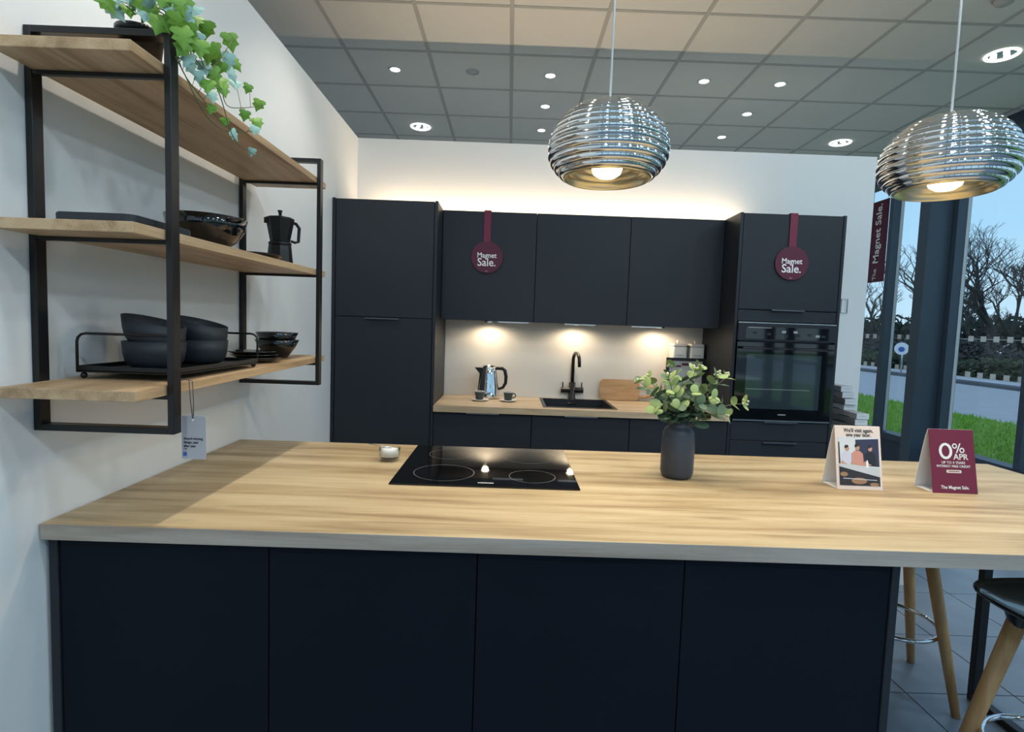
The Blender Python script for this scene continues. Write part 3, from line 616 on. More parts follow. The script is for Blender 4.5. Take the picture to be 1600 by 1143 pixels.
# ------------------------------------------------------------------ peninsula
pt = thing('peninsula_worktop', 'long oak breakfast-bar worktop in the foreground', 'worktop', (1.5, 0.48, 0.872))
PW, PD = 3.0386, 0.9555
box('worktop_slab', XW + 0.004, PW - 0.0012, 0.0012, PD, 0.872, ZP, M['oak'], pt, 0.0008)
box('shaded_edge', XW + 0.004, PW, 0.0, 0.0012, 0.8722, ZP - 0.0006, M['oak_shaded_edge'], pt, 0.0003)  # thin strip added to carry the greyed shade of the edge
box('shaded_edge', PW - 0.0012, PW, 0.0012, PD, 0.8722, ZP - 0.0006, M['oak_shaded_edge'], pt, 0.0003)
pl = ['dark peninsula panel unit against the white wall', 'dark peninsula panel unit, second from the white wall', 'dark peninsula panel unit, third from the white wall', 'dark peninsula panel unit next to the bar stools']
P0, PWID = 0.0255, 0.4932
for i in range(4):
    xa = P0 + PWID * i; xb = xa + PWID
    t = thing('peninsula_unit', pl[i], 'cabinet', ((xa + xb) / 2, 0.35, 0), 'peninsula units')
    box('carcass', xa + 0.001, xb - 0.001, 0.040, 0.62, 0.10, 0.871, M['cab_in'], t)
    box('back_panel', xa + 0.0013, xb - 0.0013, 0.020, 0.039, 0.005, 0.868, M['pen'], t, 0.001)
    box('door', xa + 0.0015, xb - 0.0015, 0.621, 0.640, 0.15, 0.866, M['cab'], t)
    box('plinth', xa, xb, 0.56, 0.575, 0.0, 0.148, M['cab_edge'], t)
tag(box('end_panel', 0.003, 0.0235, 0.016, 0.64, 0.0, 0.8715, M['cab_edge']), 'slim graphite end panel against the white wall', 'panel')
tag(box('end_panel', P0 + 4 * PWID + 0.001, P0 + 4 * PWID + 0.020, 0.016, 0.64, 0.0, 0.8715, M['cab_edge']), 'slim graphite end panel on the bar stool side', 'panel')
# bar leg frame
lg = thing('bar_support', 'black steel U-shaped support frame under the end of the breakfast bar', 'support', (2.945, 0.45, 0))
for ya, yb in ((0.795, 0.822), (0.10, 0.127)): box('upright', 2.925, 2.960, ya, yb, 0.028, 0.871, M['black'], lg, 0.002)
box('floor_rail', 2.925, 2.960, 0.10, 0.822, 0.0, 0.028, M['black'], lg, 0.002)
# hob
hb = thing('induction_hob', 'black glass induction hob set in the oak worktop', 'hob', (1.01, 0.66, ZP))
box('glass_plate', 0.718, 1.302, 0.396, 0.930, ZP + 0.0003, ZP + 0.0058, M['hob'], hb, 0.001)
def ring(cx, cy, r, a0, a1, w=0.003):
    b = bmesh.new(); n = 40; inn = []; out = []
    for k in range(n + 1):
        a = a0 + (a1 - a0) * k / n; z = ZP + 0.0061
        inn.append(b.verts.new((cx + (r - w) * math.cos(a), cy + (r - w) * math.sin(a), z))); out.append(b.verts.new((cx + r * math.cos(a), cy + r * math.sin(a), z)))
    for k in range(n): b.faces.new((inn[k], out[k], out[k + 1], inn[k + 1]))
    return frombm('zone_marking', b, M['ring'], hb)
ring(0.870, 0.535, 0.100, 0, 2 * PI, 0.0015); ring(0.870, 0.535, 0.100, PI * 1.0, PI * 1.45)
ring(1.160, 0.520, 0.076, 0, 2 * PI, 0.0015); ring(1.160, 0.520, 0.076, PI * 1.5, PI * 1.95)
ring(0.865, 0.795, 0.080, 0, 2 * PI, 0.0014); ring(1.155, 0.790, 0.098, 0, 2 * PI, 0.0014)
strokes('maker_mark', 9, 0.050, 0.0085, (1.012, 0.428, ZP + 0.0060), (1, 0, 0), (0, 1, 0), M['print_white'], hb)
# salt dish
sd = thing('salt_dish', 'small clear glass dish of white salt on little feet beside the hob', 'dish', (0.657, 0.69, ZP)); gx_, gy_ = 0.657, 0.690; z = ZP + 0.012
lathe('glass_bowl', [(0.0, z), (0.034, z), (0.037, z + 0.004), (0.037, z + 0.036), (0.0355, z + 0.036), (0.0345, z + 0.006), (0.0, z + 0.005)], M['clear'], sd, (gx_, gy_), 36)
lathe('salt', [(0.0, z + 0.0055), (0.0335, z + 0.0065), (0.0342, z + 0.028), (0.020, z + 0.032), (0.0, z + 0.034)], M['salt'], sd, (gx_, gy_), 32)
for a in (0.5, 2.1, 3.7, 5.2):
    px, py = gx_ + 0.028 * math.cos(a), gy_ + 0.028 * math.sin(a)
    lathe('foot', [(0.0, ZP + 0.0003), (0.004, ZP + 0.001), (0.0065, ZP + 0.006), (0.005, ZP + 0.011), (0.0, ZP + 0.0119)], M['clear'], sd, (px, py), 12)
sp = tube('salt_spoon', [(gx_ + 0.006, gy_ - 0.004, z + 0.037), (gx_ - 0.03, gy_ - 0.002, z + 0.040), (gx_ - 0.075, gy_ + 0.002, z + 0.046)], [0.0035, 0.0018, 0.0018], M['steel'], None, 8)
tag(sp, 'thin metal salt spoon resting in the glass dish', 'spoon')

# vase with eucalyptus
vx, vy = 1.6565, 0.600
vs = lathe('vase', [(0.0, ZP + 0.0005), (0.042, ZP + 0.0005), (0.050, ZP + 0.006), (0.0545, ZP + 0.020), (0.055, ZP + 0.10), (0.0525, ZP + 0.150), (0.046, ZP + 0.166), (0.036, ZP + 0.172), (0.0345, ZP + 0.176), (0.0345, ZP + 0.206), (0.0315, ZP + 0.206), (0.0315, ZP + 0.170), (0.045, ZP + 0.15), (0.048, ZP + 0.02), (0.0, ZP + 0.012)], M['vase'], None, (vx, vy), 48)
tag(vs, 'matte slate-blue bottle vase holding eucalyptus on the oak bar', 'vase')
def leaf_mesh(name, outline, cup, m):
    n = len(outline); vsx = [(0, 0.5 * max(p[1] for p in outline), cup)] + [(p[0], p[1], 0) for p in outline]
    me = bpy.data.meshes.new(name); me.from_pydata(vsx, [], [(0, i + 1, (i + 1) % n + 1) for i in range(n)]); me.materials.append(m)
    me.polygons.foreach_set('use_smooth', [True] * n); return me
rnd = [(0.5 * math.sin(a) * (0.95 + 0.08 * math.cos(a)), 0.5 - 0.5 * math.cos(a)) for a in [2 * PI * k / 14 for k in range(14)]]
EL = [leaf_mesh('leaf', rnd, 0.10, M['euc']), leaf_mesh('leaf', rnd, -0.10, M['euc']), leaf_mesh('leaf', rnd, 0.12, M['euc2'])]
def place_leaf(me, p, d, up, size, parent, world_parent_inv):
    Yv = Vector(d).normalized(); Zv = Vector(up); Zv = (Zv - Yv * Zv.dot(Yv)).normalized(); Xv = Yv.cross(Zv)
    o = bpy.data.objects.new('leaf', me); COL.objects.link(o); o.parent = parent
    o.matrix_basis = Matrix(((Xv.x * size, Yv.x * size, Zv.x * size, p[0]), (Xv.y * size, Yv.y * size, Zv.y * size, p[1]), (Xv.z * size, Yv.z * size, Zv.z * size, p[2]), (0, 0, 0, 1)))
    return o
eu = thing('eucalyptus', 'bunch of round-leaved eucalyptus stems in the slate-blue vase', 'plant', (vx, vy, ZP + 0.15))
re = random.Random(12)
tips = [(-.150, -.02, .325), (-.105, .05, .335), (-.06, -.05, .345), (-.02, .06, .375), (.035, -.03, .370), (.075, .04, .375), (.115, -.02, .355), (.165, .03, .345), (.205, -.03, .262), (.135, -.07, .225), (-.105, -.06, .235), (.04, -.09, .265), (-.03, -.09, .255), (.10, .09, .29), (-.07, .09, .28), (.01, .02, .33), (.02, -.075, .30), (-.045, -.07, .30), (.085, -.085, .285), (-.09, 0.0, .29)]
for k, (dx, dy, dz) in enumerate(tips):
    p0 = Vector((vx + dx * 0.06, vy + dy * 0.06, ZP + 0.10)); p3 = Vector((vx + dx, vy + dy, ZP + dz))
    p1 = Vector((vx + dx * 0.12, vy + dy * 0.12, ZP + 0.205)); pts = []
    p2 = p1.lerp(p3, 0.5) + Vector((dx * 0.10, dy * 0.1, 0.03))
    for i in range(9):
        s = i / 8
        pts.append(p0 * (1 - s) ** 3 + p1 * 3 * s * (1 - s) ** 2 + p2 * 3 * s * s * (1 - s) + p3 * s ** 3)
    st = tube('stem', pts, [0.0022 - 0.0012 * i / 8 for i in range(9)], M['euc_stem'], eu, 5)
    nleaf = 5
    for i in range(nleaf):
        s = 0.40 + 0.57 * i / (nleaf - 1); a = pts[min(8, int(s * 8))]; b_ = pts[min(8, int(s * 8) + 1)]; q = a.lerp(b_, (s * 8) % 1) if a is not b_ else a
        if q.z < ZP + 0.19: continue
        axis = (pts[min(8, int(s * 8) + 1)] - pts[max(0, int(s * 8) - 1)]).normalized(); ang = re.uniform(0, 2 * PI)
        for s2 in (0, PI):
            side = axis.orthogonal().normalized(); side = Matrix.Rotation(ang + s2 + re.uniform(-.3, .3), 3, axis) @ side
            dd = side * 0.8 + axis * 0.5 + Vector((0, 0, -0.12 if i < 2 else 0.1))
            up = axis * 0.7 - side * 0.25 + Vector((re.uniform(-.3, .3), re.uniform(-.7, .1), 0.5))
            size = (0.056 - 0.024 * s) * re.uniform(.85, 1.15)
            place_leaf(EL[2] if (s > 0.72 and re.random() < .75) else EL[re.randrange(2)], q, dd, up, size, st, None)
    if k < 10:
        b = bmesh.new()
        for j in range(5):
            c = p3 + Vector((re.uniform(-.009, .009), re.uniform(-.009, .009), re.uniform(-.002, .014)))
            bmesh.ops.create_icosphere(b, subdivisions=1, radius=0.0045, matrix=Matrix.Translation(c))
        frombm('bud_cluster', b, M['bud'], st, True)

# tent cards
def tent(x0, x1, yf, yb, ya, h, label, front_mat):
    t = thing('tent_card', label, 'sign', ((x0 + x1) / 2, (yf + yb) / 2, ZP), 'promotional tent cards')
    apex = (ya, ZP + h); th_ = 0.0016
    prism('front_panel', [(yf, ZP + 0.0005), (yf + th_, ZP + 0.0005), (apex[0] + th_, apex[1]), (apex[0], apex[1])], 'X', x0, x1, front_mat, t)
    n = 8; ob = []; ib = []
    for k in range(n + 1):
        s = k / n; y = ya + 0.0017 + (yb - ya) * (s ** 0.75) ; zz = ZP + h * (1 - s) + 0.0005 * s; ob.append((y + th_, zz)); ib.append((y, zz))
    prism('rear_panel', ob + ib[::-1], 'X', x0, x1, M['paper'], t)
    box('base_flap', x0, x1, yf + 0.003, yb - 0.002, ZP + 0.0004, ZP + 0.0014, M['paper'], t, 0)
    U = Vector((0, ya - yf, h)).normalized(); Nn = Vector((1, 0, 0)).cross(U)
    L = math.hypot(ya - yf, h)
    def P(u, v, lift=0.0006): return Vector((x0 + u * (x1 - x0), yf, ZP + 0.0005)) + U * (v * L) + Nn * lift
    return t, P, U
def flat(name, polys, t, P, base=0.0006):
    me = bpy.data.meshes.new(name); vsx = []; fsx = []; mats = []; mi = []
    for j, (m, pts, lay) in enumerate(polys):
        if m not in mats: mats.append(m)
        s = len(vsx); vsx += [P(u, v, base + 0.00012 * lay) for u, v in pts]; fsx.append(list(range(s, s + len(pts)))); mi.append(mats.index(m))
    me.from_pydata(vsx, [], fsx)
    for m in mats: me.materials.append(m)
    for pf, i in zip(me.polygons, mi): pf.material_index = i
    o = bpy.data.objects.new(name, me); COL.objects.link(o); attach(o, t); return o
def ell(cx, cy, rx, ry, n=18): return [(cx + rx * math.cos(2 * PI * k / n), cy + ry * math.sin(2 * PI * k / n)) for k in range(n)]
M['ph_wall'] = mat('print_pale_wall', (0.68, 0.68, 0.70), 0.6); M['ph_navy'] = mat('print_navy', (0.035, 0.04, 0.085), 0.6); M['ph_skin'] = mat('print_skin', (0.55, 0.30, 0.20), 0.6)
M['ph_pink'] = mat('print_pink_shirt', (0.62, 0.28, 0.22), 0.6); M['ph_shirt'] = mat('print_white_shirt', (0.62, 0.60, 0.68), 0.6); M['ph_hair'] = mat('print_hair', (0.035, 0.025, 0.02), 0.6)
M['ph_black'] = mat('print_black_shirt', (0.02, 0.022, 0.032), 0.6); M['ph_top'] = mat('print_table', (0.58, 0.58, 0.60), 0.6); M['ph_stool'] = mat('print_rattan', (0.36, 0.20, 0.11), 0.6); M['ph_dark'] = mat('print_shadow', (0.028, 0.028, 0.034), 0.6)
t1, P1, U1 = tent(2.157, 2.307, 0.511, 0.596, 0.552, 0.203, 'pale pink tent card with a photo of three people in a kitchen', M['pinkpaper'])
text('lettering', "We'll visit again,", 0.0175, P1(0.52, 0.925), (1, 0, 0), U1, M['ink'], t1, 0.0004, squeeze=0.86)
text('lettering', 'one year later.', 0.0165, P1(0.52, 0.855), (1, 0, 0), U1, M['ink'], t1, 0.0004, squeeze=0.86)
D = []
D.append((M['ph_wall'], [(.06, .06), (.95, .06), (.95, .82), (.06, .82)], 0))
D.append((M['ph_navy'], [(.44, .38), (.95, .36), (.95, .80), (.44, .78)], 1))
D.append((M['ph_dark'], [(.06, .38), (.095, .38), (.085, .74), (.06, .74)], 1))
for cx, cy, hm, sm, sc in ((.24, .40, 'ph_hair', 'ph_shirt', 1.0), (.47, .40, 'ph_hair', 'ph_pink', 1.08), (.75, .40, 'ph_hair', 'ph_black', 1.02)):
    D.append((M[sm], [(cx - .13 * sc, cy - .03), (cx + .13 * sc, cy - .03), (cx + .115 * sc, cy + .15 * sc), (cx + .05 * sc, cy + .19 * sc), (cx - .05 * sc, cy + .19 * sc), (cx - .115 * sc, cy + .15 * sc)], 2))
    D.append((M['ph_skin'], [(cx - .155 * sc, cy - .02), (cx - .09 * sc, cy - .035), (cx + .03 * sc, cy - .015), (cx - .05 * sc, cy + .015), (cx - .115 * sc, cy + .05)], 3))
    D.append((M['ph_skin'], ell(cx + .01, cy + .235 * sc, .045 * sc, .040 * sc), 3))
    D.append((M[hm], [(cx - .04 * sc, cy + .235 * sc), (cx + .045 * sc, cy + .262 * sc), (cx + .035 * sc, cy + .292 * sc), (cx - .02 * sc, cy + .295 * sc), (cx - .05 * sc, cy + .27 * sc)], 4))
D.append((M['ph_dark'], [(.06, .06), (.95, .06), (.95, .25), (.06, .36)], 2))
D.append((M['ph_top'], [(.06, .40), (.40, .385), (.95, .335), (.95, .20), (.06, .355)], 5))
D.append((M['ph_stool'], ell(.49, .135, .17, .052), 6)); D.append((M['ph_stool'], ell(.82, .085, .10, .026), 6)); D.append((M['ph_stool'], ell(.16, .235, .085, .035), 6))
D.append((M['ph_top'], [(.14, .165), (.88, .145), (.88, .155), (.14, .177)], 7))
D.append((M['print_white'], [(.655, .345), (.705, .345), (.705, .42), (.69, .46), (.67, .46), (.655, .42)], 7))
flat('printed_photo', D, t1, P1)
t2, P2, U2 = tent(2.465, 2.612, 0.502, 0.583, 0.545, 0.203, 'maroon tent card offering 0% APR interest free credit', M['maroon'])
def annulus(cu, cv, ru, rv, wu, wv, m, n=30):
    out = []
    for k in range(n):
        a, b = 2 * PI * k / n, 2 * PI * (k + 1) / n
        out.append((m, [(cu + ru * math.cos(a), cv + rv * math.sin(a)), (cu + ru * math.cos(b), cv + rv * math.sin(b)), (cu + (ru - wu) * math.cos(b), cv + (rv - wv) * math.sin(b)), (cu + (ru - wu) * math.cos(a), cv + (rv - wv) * math.sin(a))], 0))
    return out
flat('numeral', annulus(0.345, 0.655, 0.150, 0.128, 0.062, 0.040, M['print_white']), t2, P2)
flat('percent_sign', annulus(0.555, 0.738, 0.058, 0.042, 0.026, 0.019, M['print_white'], 18) + annulus(0.715, 0.672, 0.058, 0.042, 0.026, 0.019, M['print_white'], 18) + [(M['print_white'], [(0.575, 0.628), (0.603, 0.628), (0.695, 0.782), (0.667, 0.782)], 0)], t2, P2)
text('lettering', 'APR', 0.027, P2(0.675, 0.565), (1, 0, 0), U2, M['print_white'], t2, 0.0006)
text('lettering', 'UP TO 4 YEARS', 0.0115, P2(0.50, 0.475), (1, 0, 0), U2, M['print_white'], t2, 0.0)
text('lettering', 'INTEREST FREE CREDIT', 0.0108, P2(0.50, 0.418), (1, 0, 0), U2, M['print_white'], t2, 0.0)
flat('pink_pill', [(M['pinkpaper'], [(0.33 + 0.34 * u, 0.315 + 0.048 * v) for u, v in [(0.04, 0), (0.96, 0), (1, .3), (1, .7), (0.96, 1), (0.04, 1), (0, .7), (0, .3)]], 0)], t2, P2)
strokes('pill_print', 12, 0.036, 0.0035, P2(0.50, 0.340, 0.0007), (1, 0, 0), U2, M['maroon'], t2)
text('lettering', 'The Magnet Sale.', 0.0150, P2(0.50, 0.090), (1, 0, 0), U2, M['print_white'], t2, 0.0005, squeeze=0.9)

# ------------------------------------------------------------------ wall shelf unit (very slightly out of level)
TILT, YPIV = 0.0115, 0.47
def zs(z, y): return z + TILT * (y - YPIV)
su = thing('wall_shelf_unit', 'black steel wall shelf frame with three oak shelves', 'shelf', (0.0, YPIV, 1.136))
def tilted(o):
    for v in o.data.vertices: v.co.z += TILT * (v.co.y - YPIV)
    return o
for ya, yb in ((-0.005, 0.024), (0.950, 0.979)):
    xo, tk = 0.313, 0.0145; z0_, z1_ = 1.135, 2.0225
    f = tilted(boxes('end_frame', [(XW + 0.001, 0.0105, ya, yb, z0_, z1_), (xo - tk, xo, ya, yb, z0_, z1_), (0.0105, xo - tk, ya, yb, z0_, z0_ + tk), (0.0105, xo - tk, ya, yb, z1_ - tk, z1_)], M['black'], su, 0.0008))
    for zz in (1.930, 1.573, 1.2245):
        tilted(box('cross_bar', 0.0105, xo - tk, ya + 0.002, ya + 0.014, zz - 0.0095, zz - 0.0005, M['black'], f, 0.0005))
SHZ = (1.930, 1.573, 1.2245)
for zz in SHZ:
    tilted(box('shelf_board', 0.0108, 0.2965, -0.108, 1.062, zz, zz + 0.0225, M['oak_shelf'], su, 0.001))
TOP = [z + 0.0225 for z in SHZ]     # top, middle, bottom shelf surfaces
# ivy pot
px_, py_ = 0.205, 0.062; zt_ = zs(TOP[0], py_) + 0.0004
po = thing('plant_pot', 'small black pot of ivy on the top shelf', 'plant pot', (px_, py_, zt_))
lathe('pot_wall', [(0.0, zt_), (0.036, zt_), (0.046, zt_ + 0.082), (0.050, zt_ + 0.084), (0.050, zt_ + 0.094), (0.045, zt_ + 0.094), (0.043, zt_ + 0.082)], M['black'], po, (px_, py_), 32)
lathe('soil', [(0.0, zt_ + 0.080), (0.044, zt_ + 0.080)], M['ink'], po, (px_, py_), 24)
iv = thing('ivy', 'trailing green and white variegated ivy hanging over the top shelf edge', 'plant', (px_, py_, zt_ + 0.08))
vines = [[(0.24, 0.021, 2.064), (0.28, 0.036, 2.066), (0.33, 0.047, 1.991), (0.345, 0.128, 1.948), (0.35, 0.195, 1.857), (0.35, 0.3, 1.849), (0.335, 0.40, 1.870)],
 [(0.24, 0.032, 2.083), (0.31, 0.058, 2.065), (0.34, 0.11, 2.028), (0.35, 0.133, 1.965), (0.35, 0.16, 1.925), (0.35, 0.235, 1.946), (0.35, 0.359, 2.0)],
 [(0.24, 0.021, 2.07), (0.3, 0.026, 2.028), (0.325, 0.018, 1.943), (0.335, 0.104, 1.9), (0.34, 0.167, 1.879), (0.34, 0.249, 1.891)],
 [(0.24, 0.028, 2.074), (0.33, 0.048, 2.026), (0.35, 0.077, 1.97), (0.36, 0.176, 2.091)],
 [(0.24, 0.023, 2.072), (0.32, 0.015, 1.955), (0.335, 0.089, 1.876), (0.34, 0.183, 1.869), (0.34, 0.341, 1.923)]]
def spline(pts, k=5):
    P = [Vector(p) for p in pts]; out = []
    for i in range(len(P) - 1):
        a = P[max(i - 1, 0)]; b = P[i]; c = P[i + 1]; d_ = P[min(i + 2, len(P) - 1)]
        for j in range(k):
            s = j / k; out.append(0.5 * ((2 * b) + (c - a) * s + (2 * a - 5 * b + 4 * c - d_) * s * s + (-a + 3 * b - 3 * c + d_) * s ** 3))
    out.append(P[-1]); return out
VS = []
for v in vines:
    pts = spline([(px_ + 0.01, py_ - 0.005, zt_ + 0.078)] + v)
    VS.append((tube('vine', pts, [0.0017 - 0.0008 * i / len(pts) for i in range(len(pts))], M['vine'], iv, 5), pts))
ivo = [(0, 0), (.16, -.06), (.40, -.02), (.50, .16), (.34, .30), (.46, .52), (.24, .62), (.10, .82), (0, 1.0), (-.10, .82), (-.24, .62), (-.46, .52), (-.34, .30), (-.50, .16), (-.40, -.02), (-.16, -.06)]
IL = [leaf_mesh('leaf', ivo, 0.15, M['ivy_g']), leaf_mesh('leaf', ivo, 0.15, M['ivy_b'])]
LEAVES = [(0.212,-0.05,2.039,0),(0.214,-0.022,2.036,1),(0.271,-0.021,2.034,1),(0.212,-0.025,2.055,1),(0.239,-0.012,2.063,1),(0.278,-0.019,2.061,1),(0.316,-0.036,2.057,0),(0.331,-0.025,2.042,1),(0.337,-0.021,2.023,0),(0.332,0.01,2.053,1),(0.346,0.025,2.035,1),(0.338,0.09,2.064,0),(0.335,0.069,2.03,1),(0.333,0.023,1.967,1),(0.336,0.042,2.007,0),(0.358,0.029,1.993,0),(0.355,0.068,1.998,0),(0.354,0.106,2.025,0),(0.349,-0.02,1.99,0),(0.336,0.034,1.954,1),(0.339,0.061,1.943,1),(0.349,0.106,1.968,0),(0.352,0.128,1.963,0),(0.356,0.161,2.027,1),(0.356,0.18,2.0,1),(0.333,0.249,2.056,0),(0.348,0.186,2.083,0),(0.35,0.094,1.915,1),(0.345,0.098,1.888,0),(0.335,0.18,1.888,0),(0.344,0.282,2.012,0),(0.333,0.369,2.002,0),(0.358,0.236,1.925,0),(0.356,0.318,1.935,0),(0.346,0.21,1.865,1),(0.339,0.317,1.856,1),(0.357,0.296,1.909,1),(0.347,0.209,1.992,1),(0.356,0.064,1.927,0),(0.347,-0.023,2.053,0),(0.296,-0.02,2.014,0),(0.308,-0.01,2.024,0),(0.336,-0.012,2.011,0),(0.335,-0.003,1.977,0),(0.234,-0.019,2.042,0),(0.261,-0.019,2.056,0),(0.246,-0.049,2.059,1),(0.245,-0.009,2.087,0),(0.279,0.002,2.09,1),(0.326,-0.016,2.079,0),(0.338,0.015,2.082,0),(0.346,0.026,2.071,1),(0.344,0.143,2.003,0),(0.34,0.081,1.975,1),(0.36,0.127,1.943,0),(0.336,0.131,2.012,0),(0.342,0.012,2.019,0),(0.336,0.056,2.068,0),(0.315,-0.021,2.049,0),(0.282,-0.011,2.048,0)]
ri = random.Random(5)
for (x, y, z, c) in LEAVES:
    q = Vector((x, y, z)); best = min(VS, key=lambda s: min((p - q).length for p in s[1])); near = min(best[1], key=lambda p: (p - q).length)
    size = ri.uniform(0.032, 0.047) if (y < 0.2 and z > 1.93) else ri.uniform(0.026, 0.038)
    d_ = Vector((ri.uniform(-.3, .5), ri.uniform(-.6, .6), -1.0 + ri.uniform(-.2, .5)))
    up = Vector((0.55 + ri.uniform(-.4, .4), -0.75 + ri.uniform(-.4, .4), 0.25 + ri.uniform(-.4, .5)))
    base = q - d_.normalized() * size * 0.5
    lf = place_leaf(IL[c], base, d_, up, size, best[0], None)
    if (near - base).length > 0.006: tube('leaf_stalk', [near, near.lerp(base, 0.5) + Vector((0, 0, 0.004)), base], 0.0007, M['vine'], best[0], 4)
# middle shelf
zm = lambda y: zs(TOP[1], y) + 0.0006
sl = prism('slate_board', rrect(0.105, 0.272, -0.075, 0.150, 0.016, 5), 'Z', 0, 0.020, M['slate'], None, 0.002)
for v in sl.data.vertices: v.co.z += zm(v.co.y)
tag(sl, 'flat dark slate serving board at the near end of the middle shelf', 'serving board')
bx, by = 0.165, 0.405; z = zm(by)
wk = thing('serving_bowl', 'glossy black wide bowl with two small lugs on the middle shelf', 'bowl', (bx, by, z))
lathe('bowl', [(0.0, z), (0.042, z), (0.048, z + 0.004), (0.080, z + 0.028), (0.103, z + 0.062), (0.110, z + 0.094), (0.107, z + 0.094), (0.098, z + 0.062), (0.076, z + 0.033), (0.044, z + 0.010), (0.0, z + 0.008)], M['black_gloss'], wk, (bx, by), 48)
for s in (-1, 1):
    a0 = -0.35 if s > 0 else PI - 0.35; dx, dy = math.cos(a0), math.sin(a0)
    tube('lug', [(bx + dx * 0.105 - dy * 0.022, by + dy * 0.105 + dx * 0.022, z + 0.084), (bx + dx * 0.124 - dy * 0.014, by + dy * 0.124 + dx * 0.014, z + 0.087), (bx + dx * 0.124 + dy * 0.014, by + dy * 0.124 - dx * 0.014, z + 0.087), (bx + dx * 0.105 + dy * 0.022, by + dy * 0.105 - dx * 0.022, z + 0.084)], 0.004, M['black_gloss'], wk, 8)
dx_, dy_ = 0.19, 0.665; z = zm(dy_)
tag(lathe('dish', [(0.0, z), (0.055, z), (0.085, z + 0.016), (0.088, z + 0.020), (0.082, z + 0.020), (0.054, z + 0.006), (0.0, z + 0.006)], M['black'], None, (dx_, dy_), 36), 'shallow black dish beside the moka pot on the middle shelf', 'dish')
mx_, my_ = 0.190, 0.868; z = zm(my_)
mk = thing('moka_pot', 'matte black octagonal moka coffee pot on the middle shelf', 'coffee pot', (mx_, my_, z))
lathe('boiler', [(0.0, z), (0.045, z), (0.047, z + 0.003), (0.040, z + 0.075), (0.0, z + 0.075)], M['black'], mk, (mx_, my_), 8, False, rot0=PI / 8)
lathe('collar', [(0.0, z + 0.0752), (0.038, z + 0.0752), (0.041, z + 0.080), (0.041, z + 0.086), (0.036, z + 0.091), (0.0, z + 0.091)], M['black'], mk, (mx_, my_), 28)
lathe('upper_chamber', [(0.0, z + 0.0912), (0.035, z + 0.0912), (0.050, z + 0.172), (0.050, z + 0.176), (0.0, z + 0.176)], M['black'], mk, (mx_, my_), 8, False, rot0=PI / 8)
lathe('lid', [(0.051, z + 0.1762), (0.050, z + 0.179), (0.010, z + 0.187), (0.0, z + 0.187)], M['black'], mk, (mx_, my_), 8, False, rot0=PI / 8)
lathe('knob', [(0.0, z + 0.187), (0.005, z + 0.187), (0.006, z + 0.197), (0.009, z + 0.207), (0.0, z + 0.208)], M['black'], mk, (mx_, my_), 14)
sx_ = Vector((0.75, 0.66, 0)).normalized()
hpts = [(0.045, 0.168), (0.060, 0.165), (0.072, 0.150), (0.069, 0.098), (0.055, 0.094), (0.040, 0.098)]
tube('handle', [(mx_ + sx_.x * r, my_ + sx_.y * r, z + h) for r, h in hpts], [0.006, 0.0065, 0.0065, 0.006, 0.0055, 0.005], M['black'], mk, 8, smooth=False)
prism('pouring_lip', [(mx_ - 0.044, my_ - 0.018), (mx_ - 0.049, my_ - 0.028), (mx_ - 0.034, my_ - 0.030)], 'Z', z + 0.155, z + 0.176, M['black'], mk)
# bottom shelf: tray with bowls
zb = lambda y: zs(TOP[2], y) + 0.0006
tx0, tx1, ty0, ty1 = 0.040, 0.281, 0.062, 0.490; zt0 = zb(0.28) + 0.003
tr = thing('wire_tray', 'black metal tray with arched wire handles on the bottom shelf', 'tray', (0.16, 0.28, zt0 - 0.003))
box('tray_base', tx0, tx1, ty0, ty1, zt0 + 0.012, zt0 + 0.016, M['black'], tr, 0.001)
boxes('tray_rim', [(tx0, tx1, ty0, ty0 + 0.006, zt0 + 0.010, zt0 + 0.026), (tx0, tx1, ty1 - 0.006, ty1, zt0 + 0.010, zt0 + 0.026), (tx0, tx0 + 0.006, ty0, ty1, zt0 + 0.010, zt0 + 0.026), (tx1 - 0.006, tx1, ty0, ty1, zt0 + 0.010, zt0 + 0.026)], M['black'], tr, 0.001)
for y in (ty0 + 0.002, ty1 - 0.002):
    hp = [(tx0 + 0.003, y, zt0 + 0.014), (tx0 + 0.003, y, zt0 + 0.083)] + [(tx0 + 0.003 + 0.020 * (1 - math.cos(a)), y, zt0 + 0.083 + 0.020 * math.sin(a)) for a in (PI / 6, PI / 3, PI / 2)]
    hp += [(tx1 - 0.003 - 0.020 * (1 - math.cos(a)), y, zt0 + 0.083 + 0.020 * math.sin(a)) for a in (PI / 2, PI / 3, PI / 6)] + [(tx1 - 0.003, y, zt0 + 0.083), (tx1 - 0.003, y, zt0 + 0.014)]
    tube('wire_handle', hp, 0.0032, M['black'], tr, 8)
for x in (tx0 + 0.012, tx1 - 0.012):
    for y in (ty0 + 0.010, ty1 - 0.010):
        b = bmesh.new(); bmesh.ops.create_uvsphere(b, u_segments=12, v_segments=8, radius=0.0075, matrix=Matrix.Translation((x, y, zb(y) + 0.0076))); frombm('foot', b, M['black'], tr, True)
ztr = zt0 + 0.0162
def crock(cx, cy, z, label, r=0.072, slant=0.0):
    o = lathe('stoneware_bowl', [(0.0, z), (r * 0.66, z), (r * 0.80, z + 0.006), (r * 0.91, z + 0.018), (r * 0.97, z + 0.038), (r, z + 0.068), (r * 0.95, z + 0.068), (r * 0.91, z + 0.036), (r * 0.78, z + 0.014), (0.0, z + 0.010)], M['char'], None, (cx, cy), 44)
    for v in o.data.vertices: v.co.z -= slant * (v.co.x - cx) - abs(slant) * 0.05
    tag(o, label, 'bowl', 'charcoal bowls in the wire tray')
crock(0.150, 0.185, ztr, 'lower charcoal bowl of the stack at the near end of the tray')
